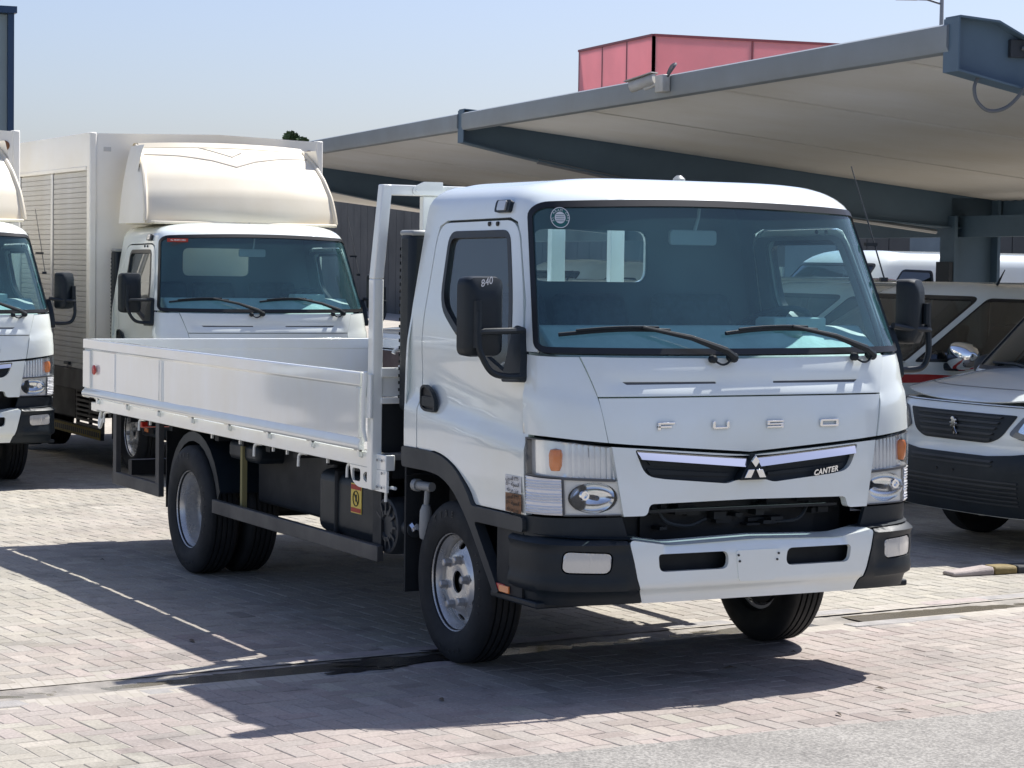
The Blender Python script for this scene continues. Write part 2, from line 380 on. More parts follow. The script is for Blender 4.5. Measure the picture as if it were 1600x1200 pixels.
def panel(name, pm, outline, holes, mt, parent, off=0, step=.05, thick=.012, disp=None, ctr=CTR, angle=40, sx=1.0):
    """Curved sheet: a 2-d outline with holes, meshed finely and laid on the surface pm(u, v)."""
    outline = dens(outline, step); holes = [dens(h, step) for h in holes]
    A = np.array(outline); lo, hi = A.min(0), A.max(0)
    gx, gy = np.meshgrid(np.arange(lo[0] + step / 2, hi[0], step), np.arange(lo[1] + step / 2, hi[1], step))
    gx, gy = gx.ravel(), gy.ravel()
    ins = inpoly(gx, gy, outline)
    for h in holes: ins &= ~inpoly(gx, gy, h)
    gx, gy = gx[ins], gy[ins]
    bd = np.array(outline + [p for h in holes for p in h])
    if len(gx):
        keep = np.ones(len(gx), bool)
        for c in range(0, len(gx), 2000):
            d2 = (gx[c:c + 2000, None] - bd[None, :, 0]) ** 2 + (gy[c:c + 2000, None] - bd[None, :, 1]) ** 2
            keep[c:c + 2000] = d2.min(1) > (step * .45) ** 2
        gx, gy = gx[keep], gy[keep]
    vs = [Vector(p) for p in outline] + [Vector(p) for h in holes for p in h] + [Vector((float(a), float(b))) for a, b in zip(gx, gy)]
    ed = []; b0 = 0
    for lp in [outline] + holes:
        n = len(lp); ed += [(b0 + i, b0 + (i + 1) % n) for i in range(n)]; b0 += n
    vo, eo, fo, _, _, _ = delaunay_2d_cdt(vs, ed, [], 0, 1e-7)
    V = np.array([(v.x, v.y) for v in vo]); T = np.array([f for f in fo if len(f) == 3])
    c = V[T].mean(1); ok = inpoly(c[:, 0], c[:, 1], outline)
    for h in holes: ok &= ~inpoly(c[:, 0], c[:, 1], h)
    T = T[ok]
    used, inv = np.unique(T.ravel(), return_inverse=True); V = V[used]; T = inv.reshape(-1, 3)
    P = pm(V[:, 0], V[:, 1]); e = 1e-3
    du = pm(V[:, 0] + e, V[:, 1]) - pm(V[:, 0] - e, V[:, 1]); dv = pm(V[:, 0], V[:, 1] + e) - pm(V[:, 0], V[:, 1] - e)
    N = np.cross(du, dv); N /= np.maximum(np.linalg.norm(N, axis=1, keepdims=True), 1e-9)
    if ((P - ctr) * N).sum() < 0: N = -N
    flip = (np.cross(P[T[:, 1]] - P[T[:, 0]], P[T[:, 2]] - P[T[:, 0]]) * N[T[:, 0]]).sum(1) < 0
    T[flip] = T[flip][:, ::-1]
    D = off + (disp(V[:, 0], V[:, 1], P) if disp else 0)
    Q = P + N * (D[:, None] if hasattr(D, 'shape') else D)
    verts = [tuple(q) for q in Q]; faces = [tuple(int(i) for i in t) for t in T]
    if thick:
        cnt = {}
        for t in faces:
            for a, b in ((t[0], t[1]), (t[1], t[2]), (t[2], t[0])): cnt[(a, b)] = cnt.get((a, b), 0) + 1
        be = [k for k in cnt if (k[1], k[0]) not in cnt]; mp = {}
        for a, b in be:
            for i in (a, b):
                if i not in mp: mp[i] = len(verts); verts.append(tuple(Q[i] - N[i] * thick))
            faces.append((b, a, mp[a], mp[b]))
    me = bpy.data.meshes.new(name); me.from_pydata(verts, [], faces); finish(me, angle)
    return link_mesh(name, me, mt, parent)
def smooth_keys(z, v, win=.10):
    zz = np.linspace(z[0] - .5, z[-1] + .5, 1200); vv = np.interp(zz, z, v)
    # linear extrapolation at the ends
    s0 = (v[1] - v[0]) / (z[1] - z[0]); s1 = (v[-1] - v[-2]) / (z[-1] - z[-2])
    vv = np.where(zz < z[0], v[0] + s0 * (zz - z[0]), vv); vv = np.where(zz > z[-1], v[-1] + s1 * (zz - z[-1]), vv)
    k = max(3, int(win / (zz[1] - zz[0]))); ker = np.hanning(k + 2)[1:-1]; ker /= ker.sum()
    pv = np.pad(vv, k, mode='edge'); vs = np.convolve(pv, ker, 'same')[k:-k]
    return lambda q: np.interp(q, zz, vs)
RP = 6
class Chart:
    """Wrap-round body skin: s runs along the plan outline from the middle of the front (s<0: right side), v runs up."""
    def __init__(s, z, xf, w, a=.35, n=4, xb=-.4, zref=1.2, roof=None, win=.10):
        s.xf = smooth_keys(z, xf, win); s.w = smooth_keys(z, w, win); s.a = a; s.n = n; s.xb = xb; s.roof = roof
        th = np.linspace(0, math.pi / 2, 600); c = np.cos(th) ** (2 / n); q = np.sin(th) ** (2 / n)
        x = a * c; y = float(s.w(zref)) * q
        s.S = np.concatenate([[0], np.cumsum(np.hypot(np.diff(x), np.diff(y)))]); s.th = th; s.S0 = s.S[-1]
        s.xsr = float(s.xf(zref)) - a; s.Smax = s.S0 + (s.xsr - xb)
    def prm(s, v):
        v = np.asarray(v, float)
        if s.roof is None: return v, s.xf(v), s.w(v), np.full(v.shape, s.xb), np.zeros(v.shape)
        z0, L, H, If, Iw, Ib, cr = s.roof
        ph = np.clip((v - z0) / L, 0, 1) * math.pi / 2; up = v > z0
        sn, cs = np.sin(ph), 1 - np.cos(ph)
        z = np.where(up, z0 + H * sn, v)
        xf = np.where(up, s.xf(z0 + H * sn) - If * cs, s.xf(v)); w = np.where(up, s.w(z0 + H * sn) - Iw * cs, s.w(v))
        xb = s.xb + np.where(up, Ib * cs, 0)
        return z, xf, w, xb, np.where(up, cr * sn, 0)
    def P(s, u, v):
        u = np.asarray(u, float); z, xf, w, xb, cr = s.prm(v); au = np.abs(u); sg = np.where(u < 0, -1.0, 1.0)
        th = np.interp(au, s.S, s.th); n = s.n
        x = xf - s.a + s.a * np.maximum(np.cos(th), 0) ** (2 / n); y = w * np.sin(th) ** (2 / n)
        xs = xf - s.a; fr = np.maximum(au - s.S0, 0) / (s.xsr - s.xb)
        x = np.where(au > s.S0, xs + fr * (xb - xs), x); y = np.where(au > s.S0, w, y)
        return np.stack([x, sg * y, z + cr * (1 - (np.abs(y) / np.maximum(w, .1)) ** RP)], -1)
    def sy(s, y, v):
        _, xf, w, _, _ = s.prm(v); r = min(abs(y) / float(w), 1); th = math.asin(min(1, r ** (s.n / 2)))
        return math.copysign(float(np.interp(th, s.th, s.S)), y)
    def sx(s, x, v, sign=1):
        _, xf, w, xb, _ = s.prm(v); xs = float(xf) - s.a
        if x <= xs: return sign * (s.S0 + (xs - x) / (xs - float(xb)) * (s.xsr - s.xb))
        th = math.acos(min(1, ((x - xs) / s.a)) ** (s.n / 2)); return sign * float(np.interp(th, s.th, s.S))
    def fy(s, poly): return [(s.sy(y, z), z) for y, z in poly]
    def fx(s, poly, sign=1): return [(s.sx(x, z, sign), z) for x, z in poly]
def sstep(a, b, x):
    t = np.clip((x - a) / (b - a), 0, 1); return t * t * (3 - 2 * t)

# ------------------------------------------------------------------ ground
def gz(x): return .0125 * (max(x, -13.0) + 3.4) if x < -3.4 else 0.0
DR_A, DR_B = Vector((.20, -6.0)), Vector((-.80, 6.5))                # line of the drain
DR_D = (DR_B - DR_A).normalized(); DR_N = Vector((DR_D.y, -DR_D.x))
def drd(x, y): return (Vector((x, y)) - DR_A).dot(DR_N)              # >0 on the road side
def pix(p):
    d = Vector(p) - CAM_POS; z = d.dot(FW)
    if z < .5: return None
    k = 80.45 / 36 * 1600 / z
    return 800 + k * d.dot(RT), 600 - k * d.dot(UPV), k
def sheet(name, xs, ys, zf, mt):
    mb = MB(); vs = [(x, y, zf(x, y)) for x in xs for y in ys]; m = len(ys)
    mb.add(vs, [(i * m + j, (i + 1) * m + j, (i + 1) * m + j + 1, i * m + j + 1) for i in range(len(xs) - 1) for j in range(m - 1)])
    return struct(mb.build(name, mt))
# base sheet: a slot is left for the drain channel
GX = [-900, -200, -60, -30, -13, -10, -7, -5, -3.4]
gb = MB()
dl = lambda y, o: DR_A.x + (y - DR_A.y) * DR_D.x / DR_D.y + o
for (ya, yb) in ((-900, -60), (-60, -6), (-6, 6.5), (6.5, 60), (60, 900)):
    pr = [(x, x) for x in GX] + [(dl(ya, -.13) if abs(ya) < 7 else -.1, dl(yb, -.13) if abs(yb) < 7 else -.1)]
    for k in range(len(pr) - 1):
        a, b = pr[k], pr[k + 1]
        za, zb = gz(a[0]) - .0028, gz(b[0]) - .0028
        gb.add([(a[0], ya, za), (b[0], ya, zb), (b[1], yb, zb), (a[1], yb, za)], [(0, 1, 2, 3)])
    c = (dl(ya, .13) if abs(ya) < 7 else -.1, dl(yb, .13) if abs(yb) < 7 else -.1)
    gb.add([(c[0], ya, -.0028), (900, ya, -.0028), (900, yb, -.0028), (c[1], yb, -.0028)], [(0, 1, 2, 3)])
ground = struct(gb.build('ground', 'ground'))

# pavers, 20 x 10 cm, herringbone
PA = R(5); ca, sa = math.cos(PA), math.sin(PA)
def tone(x, y):
    n = math.sin(x * 1.7 + 2 * math.sin(y * .9)) * .5 + math.sin(y * 2.3 + x * .6) * .5
    pink = (.318, .264, .238); beige = (.352, .325, .268); grey = (.305, .29, .26)
    d = drd(x, y)
    if d > 0:
        t = .78 + .25 * n
        if y < -3.05 - (x - .6) * -.3 and x > .5: t = .1
    else:
        t = .12 + .25 * n
        if -1.2 < x < -.2 and -3.5 < y < -1.0: t += .5
    t = min(1, max(0, t + random.gauss(0, .10)))
    base = [a * t + b * (1 - t) for a, b in zip(pink, beige)]
    g = random.random(); g = .5 * g * g
    k = random.gauss(1, .06) * (1.0 if random.random() > .04 else .86)
    return tuple(max(.05, (a * (1 - g) + b * g) * k) for a, b in zip(base, grey))
def paver_geo(L, W, jit, c):
    g = .0022; ch = .0035; hx, hy = L / 2 - g, W / 2 - g
    top = [(sx * (hx - ch), sy * (hy - ch), jit) for sx, sy in ((-1, -1), (1, -1), (1, 1), (-1, 1))]
    mid = [(sx * hx, sy * hy, jit - .003) for sx, sy in ((-1, -1), (1, -1), (1, 1), (-1, 1))]
    low = [(p[0], p[1], -.03) for p in mid]
    f = [(0, 1, 2, 3)] + [(4 + i, 4 + (i + 1) % 4, (i + 1) % 4, i) for i in range(4)] + [(8 + i, 8 + (i + 1) % 4, 4 + (i + 1) % 4, 4 + i) for i in range(4)]
    return top + mid + low, f
bricks = []
for i in range(-185, 66):
    for j in range(-98, 142):
        t = (i - j) % 4
        if t == 0: cx, cy, rot = i + 1, j + .5, 0
        elif t == 3: cx, cy, rot = i + .5, j + 1, 1
        else: continue
        lx, ly = cx * .092, cy * .092; x, y = lx * ca - ly * sa, lx * sa + ly * ca
        if x > 2.02 or abs(drd(x, y)) < .285 or x < -14: continue
        if x < -1.2 and y > 3.0 and x > -1.75: pass
        q = pix((x, y, 0))
        if q is None or not (-420 < q[0] < 2020 and 560 < q[1] < 1330): continue
        bricks.append((q, x, y, rot))
paving = struct(empty('paving'))
def show(b):
    q = b[0]; inside = 0 <= q[0] <= 1600 and 0 <= q[1] <= 1200
    hid = 640 < q[0] < 1440 and 560 < q[1] < 955
    return (inside and not hid, q[2])
bricks.sort(key=show, reverse=True)
def tinted(me, cols):
    a = me.color_attributes.new('tint', 'FLOAT_COLOR', 'POINT'); a.data.foreach_set('color', np.array(cols, np.float32).ravel())
variants = {}
def variant(c, jit):
    key = (round(c[0] * 40), round(c[1] * 50), round(c[2] * 50), round(jit * 5000))
    if key not in variants:
        v, f = paver_geo(.184, .092, jit, c); me = bpy.data.meshes.new('paver'); me.from_pydata(v, [], f); me.update()
        tinted(me, [(*c, 1)] * len(v)); me.materials.append(MT['paver']); variants[key] = me
    return variants[key]
V, F, CC = [], [], []
for k, (q, x, y, rot) in enumerate(bricks):
    c = tone(x, y); jit = random.choice((-.0012, -.0006, 0, 0, 0, .0006, .0012)); a = PA + (math.pi / 2 if rot else 0) + random.gauss(0, .012)
    tx, ty = random.gauss(0, .0035), random.gauss(0, .0035)
    if k < 300:
        o = bpy.data.objects.new('paver', variant(c, jit)); COL.objects.link(o); o.parent = paving
        o.location = (x, y, gz(x)); o.rotation_euler = (tx, ty, a)
    else:
        v, f = paver_geo(.184, .092, jit, c); b = len(V); co, si = math.cos(a), math.sin(a); z0 = gz(x)
        V += [(x + p[0] * co - p[1] * si, y + p[0] * si + p[1] * co, z0 + p[2] + p[0] * -ty + p[1] * tx) for p in v]
        F += [tuple(i + b for i in g) for g in f]; CC += [(*c, 1)] * len(v)
me = bpy.data.meshes.new('paver_field'); me.from_pydata(V, [], F); me.update(); tinted(me, CC); me.materials.append(MT['paver'])
pf = bpy.data.objects.new('paver_field', me); COL.objects.link(pf); pf.parent = paving; pf['kind'] = 'stuff'

# drain channel with concrete edging and standing water
drain = struct(empty('drain_channel'))
def along(t, o, z): p = DR_A + DR_D * t + DR_N * o; return (p.x, p.y, z)
L = (DR_B - DR_A).length
ch = MB(); N_ = 260; ACR = [-.15, -.11, -.08, -.04, 0, .04, .08, .11, .15]
vs = []
for k in range(N_ + 1):
    tt = L * k / N_
    for o in ACR:
        z = -.005 - .012 * max(0, 1 - (abs(o) / .15) ** 2.5) + .0035 * math.sin(tt * 2.1 + 1) * (abs(o) < .12) + random.gauss(0, .0009)
        vs.append(along(tt, o, z))
na = len(ACR); ch.add(vs, [(k * na + i, k * na + i + 1, (k + 1) * na + i + 1, (k + 1) * na + i) for k in range(N_) for i in range(na - 1)])
ch.build('channel_bed', 'gutter', drain)
t = 0; k = 0
while t < L:
    for sd_ in (-1, 1):
        ln = .40 + random.uniform(-.06, .1); o = sd_ * .205 + random.gauss(0, .005); q = pix(along(t, o, 0))
        if q is None or not -300 < q[0] < 1900: continue
        mb = MB(); zt = random.gauss(-.002, .003); a0, a1 = o - .055, o + .055
        mb.hexa([along(t + .006, a0, -.05), along(t + .006, a1, -.05), along(t + ln - .006, a1, -.05), along(t + ln - .006, a0, -.05)],
                [along(t + .01, a0, zt), along(t + .01 + random.uniform(0, .02), a1, zt), along(t + ln - .01, a1, zt + random.gauss(0, .002)), along(t + ln - .01 - random.uniform(0, .02), a0, zt)])
        mb.build('edging_stone', 'concrete' if random.random() < .5 else 'edging', drain, bevel=.006, seg=1)
    t += .44
for ta, tb in ((2.6, 7.4), (7.7, 12.4)):
    mb = MB(); mb.add([along(ta, -.115, -.0135), along(tb, -.115, -.0135), along(tb, .115, -.0135), along(ta, .115, -.0135)], [(0, 1, 2, 3)])
    struct(mb.build('water', 'water'))
# wet dark stain by the front wheel
rg = random.Random(11)
for cx, cy, rx, ry in ((-.12, -1.10, .10, .34), (.02, -1.42, .05, .16), (-.30, -.72, .07, .15)):
    pts = []; ph = [rg.uniform(0, 6.28) for _ in range(5)]
    for k in range(40):
        a = 2 * math.pi * k / 40; f = 1 + .28 * math.sin(3 * a + ph[0]) + .20 * math.sin(7 * a + ph[1]) + .12 * math.sin(13 * a + ph[2])
        pts.append((cx + rx * f * math.cos(a), cy + ry * f * math.sin(a), .0058))
    mb = MB(); mb.add([(cx, cy, .0058)] + pts, [(0, 1 + k, 1 + (k + 1) % 40) for k in range(40)]); struct(mb.build('wet_stain', 'stain'), 'stuff')

# asphalt road along the edge of the paving
ys = [-900, -60] + [(-8 + .1 * k) for k in range(150)] + [60, 900]
edge = [1.93 + .012 * math.sin(y * 3.1) + .02 * math.sin(y * .9) + random.gauss(0, .006) for y in ys]
mb = MB(); vs = []
for y, e in zip(ys, edge): vs += [(e, y, -.006), (e + .02, y, .006), (40, y, .006), (900, y, .0)]
mb.add(vs, [(i * 4 + j, i * 4 + j + 1, i * 4 + j + 5, i * 4 + j + 4) for i in range(len(ys) - 1) for j in range(3)])
struct(mb.build('road', 'asphalt'))

# painted kerb
kb = tag(empty('kerb', (-1.55, 3.2, 0), R(-4)), 'low kerb stone painted in worn yellow and black bands by the van', 'kerb')
y = 0
for k in range(9):
    ln = (.30, .17, .45)[k] if k < 3 else .45
    pr = [(-.065, 0), (.065, 0), (.065, .035), (.05, .05), (-.05, .05), (-.065, .04)]
    mb = MB(); mb.prism(pr, lambda u, v, t: (u, t, v * (.45 if (k == 0 and t < .01) else 1)), y + .004, y + ln - .004)
    mb.build('kerb_block', 'edging' if k == 0 else 'kerbyellow' if k % 2 else 'kerbblack', kb, bevel=.008)
    y += ln

# small litter: a few dry twigs and stones on the paving
for k, (qx, qy) in enumerate(((1310, 1118), (1410, 1112), (1240, 1021), (1375, 1078), (1140, 1045), (300, 1003), (160, 876), (690, 1095))):
    d = FW + RT * ((qx - 800) / 3575) - UPV * ((qy - 600) / 3575); tt = -CAM_POS.z / d.z; p = CAM_POS + d * tt
    a = random.uniform(0, 6.28); ln = random.uniform(.02, .06); mb = MB()
    c = Vector((math.cos(a), math.sin(a), 0)) * ln
    w = Vector((-math.sin(a), math.cos(a), 0)) * .011
    mb.add([p - c + Vector((0, 0, .004)), p + w + Vector((0, 0, .009)), p + c + Vector((0, 0, .004)), p - w * .8 + Vector((0, 0, .012)), p + Vector((0, 0, .016))], [(0, 1, 4), (1, 2, 4), (2, 3, 4), (3, 0, 4)])
    o = mb.build('leaf_litter', 'bark'); struct(o, 'stuff')

# ------------------------------------------------------------------ parking canopy and what stands behind
CAN_A = math.atan2(-.147, .989)
can = tag(empty('parking_canopy', (-2.86, 4.173, 0), CAN_A), 'long grey steel parking canopy with navy cantilever beams over the cars', 'canopy')
SOF = lambda t: 3.455 - .108 * t
XL = -30.5
def cbox(name, mt, *b, bevel=0, parent=can): return MB().box(*b).build(name, mt, parent, bevel=bevel)
for k, (xa, xb_) in enumerate(((-10.62, -.03), (-21.3, -10.78), (XL, -21.46))):
    mb = MB()
    pr = [(-.03, 3.50), (0.0, 3.515), (.10, 3.515), (.10, 3.49), (.012, 3.49), (.012, 3.375), (.05, 3.345), (.05, 3.315), (-.012, 3.325), (-.03, 3.36)]
    mb.prism(pr, lambda u, v, t: (t, u, v), xa, xb_); mb.build('fascia', 'fascia', can)
js = [-.06, -1.458, -4.64, -7.82, -10.7, -13.9, -17.1, -20.3, -23.5, -26.7, XL]
for a, b in zip(js[1:], js[:-1]):
    mb = MB(); n = max(4, int((b - a) / .105)); vs = []
    for i in range(n + 1):                                       # shallow ribs run back from the fascia
        x = a + .012 + (b - a - .024) * i / n
        for (t, dz) in ((.055, 0), (6.9, 0)): vs.append((x, t, SOF(t) - (.008 if i % 2 else 0)))
    mb.add(vs, [(2 * i, 2 * i + 1, 2 * i + 3, 2 * i + 2) for i in range(n)])
    o = mb.build('soffit_panel', 'soffit', can, angle=5); so = o.modifiers.new('thick', 'SOLIDIFY'); so.thickness = -.02; so.offset = 1
mb = MB(); mb.hexa([(XL, .02, 3.47), (-.05, .02, 3.47), (-.05, 6.95, SOF(6.95) + .06), (XL, 6.95, SOF(6.95) + .06)], [(XL, .02, 3.50), (-.05, .02, 3.50), (-.05, 6.95, SOF(6.95) + .12), (XL, 6.95, SOF(6.95) + .12)])
mb.build('roof_sheet', 'fascia', can)
def beam(x):
    top = lambda t: 3.545 - .075 * t if t < .6 else SOF(t) - .008
    low = lambda t: 3.20 - .215 * t + .013 * t * t
    ts = [0, .3, .6, 1, 2, 3, 4, 5, 6, 6.9]
    mb = MB(); w = .012
    pts = [(t, top(t)) for t in ts] + [(t, low(t)) for t in reversed(ts)]
    n = len(ts); vs = [(x + s_ * w, t, z) for s_ in (-1, 1) for t, z in pts]; m = 2 * n
    fs = []
    for s_ in (0, 1):
        for i in range(n - 1): fs.append((s_ * m + i, s_ * m + i + 1, s_ * m + m - 2 - i, s_ * m + m - 1 - i))
    for i in range(m): fs.append((i, (i + 1) % m, m + (i + 1) % m, m + i))
    mb.add(vs, fs)
    b = mb.build('beam', 'beam', can)
    fl = MB()
    for f, dz in ((low, -.014), (top, 0)):
        vs = []
        for t in ts:
            if dz == 0 and t > .6: break
            vs += [(x - .10, t, f(t) + dz), (x + .10, t, f(t) + dz), (x + .10, t, f(t) + dz + .014), (x - .10, t, f(t) + dz + .014)]
        q = len(vs) // 4
        fs = [(4 * i + a, 4 * i + (a + 1) % 4, 4 * i + 4 + (a + 1) % 4, 4 * i + 4 + a) for i in range(q - 1) for a in range(4)] + [(0, 1, 2, 3), (4 * q - 4, 4 * q - 3, 4 * q - 2, 4 * q - 1)]
        fl.add(vs, fs)
    fl.box(x - .10, x + .10, -.012, 0, 3.186, 3.545)
    fl.build('flange', 'beam', b)
    c = MB(); c.box(x - .012, x + .012, 6.2, 6.75, -.1, 2.72).box(x - .17, x + .17, 6.16, 6.2, -.1, 2.5).box(x - .17, x + .17, 6.75, 6.79, -.1, 2.72)
    cc = c.build('column', 'beam', can)
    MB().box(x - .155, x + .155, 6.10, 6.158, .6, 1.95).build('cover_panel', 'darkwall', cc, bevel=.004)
    MB().box(x - .3, x + .3, 6.05, 6.9, -.1, .12).build('base_plinth', 'concrete', cc)
for x in (0.0, -10.7, -21.4): beam(x)
mb = MB(); mb.box(XL, -.1, 6.82, 6.95, 2.35, 2.85); mb.build('gutter_beam', 'beam', can)
mb = MB(); mb.box(XL, -.1, 6.3, 6.4, 2.25, 2.5); mb.build('tie_rail', 'beam', can)
# junction plates and electrical loop on the near beam
MB().box(.012, .05, .42, .58, 3.30, 3.42).build('junction_box', 'darkwall', can, bevel=.004)
cab_pts = [(.06, .50, 3.36), (.10, .55, 3.35), (.13, .57, 3.25), (.12, .50, 3.10), (.10, .38, 2.965), (.08, .25, 2.93), (.07, .16, 2.99), (.06, .14, 3.08), (.05, .17, 3.15)]
def spline(pts, n=6):
    P_ = [Vector(p) for p in pts]; out = []
    for i in range(len(P_) - 1):
        p0, p1, p2, p3 = P_[max(i - 1, 0)], P_[i], P_[i + 1], P_[min(i + 2, len(P_) - 1)]
        for k in range(n):
            t = k / n; out.append(.5 * ((2 * p1) + (p2 - p0) * t + (2 * p0 - 5 * p1 + 4 * p2 - p3) * t * t + (3 * p1 - p0 - 3 * p2 + p3) * t ** 3))
    return out + [P_[-1]]
MB().tube(spline(cab_pts), .013, 8).build('cable_loop', 'cable', can)
MB().tube([(.0, .6, 3.02), (.0, 3, 2.64), (.0, 6.1, 2.36)], .02, 8).build('conduit', 'galv', can)
mb = MB()
MB().tube([(-10.69, .9, 3.005), (-10.69, 3, 2.645), (-10.69, 6, 2.31)], .03, 8).build('conduit', 'galv', can)
# security camera fixed to the fascia
sc = tag(empty('security_camera', (-2.86 - 4.9 * .989, 4.173 + 4.9 * .147, 3.44), CAN_A), 'beige bullet security camera on bracket fixed to the canopy fascia', 'camera')
MB().box(.0, .17, -.11, -.032, -.08, .07).build('junction_box', 'camwhite', sc, bevel=.01)
Mx = Matrix.Translation((-.13, -.17, .01)) @ Matrix.Rotation(R(215), 4, 'Z') @ Matrix.Rotation(R(14), 4, 'Y')
b = MB(); b.lathe([(.045, -.13), (.052, -.12), (.052, .12), (.040, .125)], axis='x', n=16); b.v = [tuple(Mx @ Vector(v)) for v in b.v]; b.build('camera_body', 'camwhite', sc)
b = MB(); b.lathe([(.038, .126), (.038, .13), (0, .131)], axis='x', n=16); b.v = [tuple(Mx @ Vector(v)) for v in b.v]; b.build('camera_lens', 'ink', sc)
b = MB(); b.box(-.14, .155, -.055, .055, .052, .06, Mx); b.build('sun_shield', 'camwhite', sc)
MB().tube([(.02, -.09, .0), (-.06, -.13, -.03), (-.11, -.16, -.04)], .016, 8).build('bracket', 'camwhite', sc)
MB().tube(spline([(.16, -.06, .05), (.24, -.04, .12), (.20, 0, .16), (.05, .02, .15), (-.02, .02, .09)]), .012, 6).build('cable', 'cable', sc)

# dark clad workshop closing the view beneath the canopy
wk = tag(empty('workshop', (-6.0, 21.0, 0), CAN_A), 'low dark grey clad workshop far behind the parked cars', 'building')
mb = MB()
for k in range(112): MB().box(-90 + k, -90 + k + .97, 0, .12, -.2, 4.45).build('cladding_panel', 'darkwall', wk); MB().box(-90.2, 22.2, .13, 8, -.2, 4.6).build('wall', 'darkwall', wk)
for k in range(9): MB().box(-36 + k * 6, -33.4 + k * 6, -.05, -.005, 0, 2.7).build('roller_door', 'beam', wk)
# red panelled building
rb = tag(empty('red_building', (0, 0, 0)), 'red panelled building block rising behind the canopy roof', 'building')
def dpt(qx, qy, D): return CAM_POS + (FW + RT * ((qx - 800) / 3575) - UPV * ((qy - 600) / 3575)) * D
cA, cB = dpt(1022, 53, 95), dpt(918, 77, 101.9)
zt = cA.z; u1 = (Vector((cB.x, cB.y)) - Vector((cA.x, cA.y))); l1 = 8.2; u1 = u1.normalized()
u2 = Vector((-u1.y, u1.x)); u2 = u2 if (u2.dot(Vector((RT.x, RT.y))) > 0) else -u2
rb.location = (cA.x, cA.y, 0)
def wall_panels(u, length, n, depth):
    for k in range(n):
        a, b = length * k / n, length * (k + 1) / n
        for z0, z1 in ((.2, 4.4), (4.4, 8.2), (8.2, zt - .06)):
            mb = MB(); o_ = depth * .06
            p = [u * (a + .05) - o_, u * (b - .05) - o_]
            mb.hexa([(p[0].x, p[0].y, z0 + .03), (p[1].x, p[1].y, z0 + .03), (p[1].x + depth.x * .05, p[1].y + depth.y * .05, z0 + .03), (p[0].x + depth.x * .05, p[0].y + depth.y * .05, z0 + .03)],
                    [(p[0].x, p[0].y, z1 - .02), (p[1].x, p[1].y, z1 - .02), (p[1].x + depth.x * .05, p[1].y + depth.y * .05, z1 - .02), (p[0].x + depth.x * .05, p[0].y + depth.y * .05, z1 - .02)])
            mb.build('red_panel', 'redpanel', rb)
wall_panels(u1, l1, 3, u2); wall_panels(u2, 27.0, 6, u1)
c4 = [Vector((0, 0)), u1 * l1, u1 * l1 + u2 * 27, u2 * 27]
for u, length, n, dp in ((u1, l1, 3, u2), (u2, 27.0, 6, u1)):
    for k in range(n + 1):
        p = u * (length * k / n); MB().box(p.x - .06, p.x + .06, p.y - .06, p.y + .06, 0, zt - .1).build('frame_post', 'redframe', rb)
    for z_ in (4.4, 8.2): MB().bar((0, 0, z_), (u.x * length, u.y * length, z_), .10, .10).build('frame_rail', 'redframe', rb)
mb = MB(); e4 = [-(u1 + u2) * .02, u1 * (l1 + .02) - u2 * .02, u1 * (l1 + .02) + u2 * 27.2, u2 * 27.2 - u1 * .02]
for a, b in zip(e4, e4[1:] + e4[:1]): MB().bar((a.x, a.y, zt - .05), (b.x, b.y, zt - .05), .2, .1).build('parapet', 'redframe', rb)
for u, o in ((u1 * l1, u2 * 27), (u2 * 27, u1 * l1)):
    a, b = o, o + u; MB().bar((a.x, a.y, zt / 2), (b.x, b.y, zt / 2), .04, zt - .3).build('red_panel', 'redpanel', rb)
# grey building at the left edge
gA = dpt(21, 10, 40); lb = tag(empty('grey_building', (gA.x, gA.y, 0), CAN_A + R(3)), 'tall pale grey clad building with navy corner trim at the left edge', 'building')
mb = MB(); mb.box(-12, -.14, -9, -.002, -.2, gA.z - .12); mb.build('wall', 'wallblue', lb)
for k in range(7): MB().box(-.137 - 0.01, -.11, -1.2 * k - 1.18, -1.2 * k - .02 - (.068 if k == 0 else 0), 0, gA.z - .14).build('cladding_panel', 'wallblue', lb)
MB().box(-.16, -.02, -.085, .02, -.2, gA.z - .12).build('corner_trim', 'navy', lb)
MB().box(-12.1, .04, -9.1, .06, gA.z - .118, gA.z).build('coping', 'navy', lb)
# street lamp
sl0 = dpt(1471, 30, 62); sl = tag(empty('street_lamp', (sl0.x, sl0.y, 0)), 'thin street lamp pole rising behind the canopy', 'street lamp')
MB().tube([(0, 0, 0), (0, 0, 5), (0, 0, sl0.z + .9)], [.10, .08, .05], 10).build('pole', 'galv', sl)
d_ = -RT
MB().tube([(0, 0, sl0.z + .40), (d_.x * .4, d_.y * .4, sl0.z + .52), (d_.x * .8, d_.y * .8, sl0.z + .53)], .03, 8).build('arm', 'galv', sl)
Ml = Matrix.Translation((d_.x * .95, d_.y * .95, sl0.z + .53)) @ Matrix.Rotation(math.atan2(d_.y, d_.x), 4, 'Z')
MB().box(-.3, .3, -.12, .12, -.03, .05, Ml).build('lamp_head', 'galv', sl, bevel=.02)
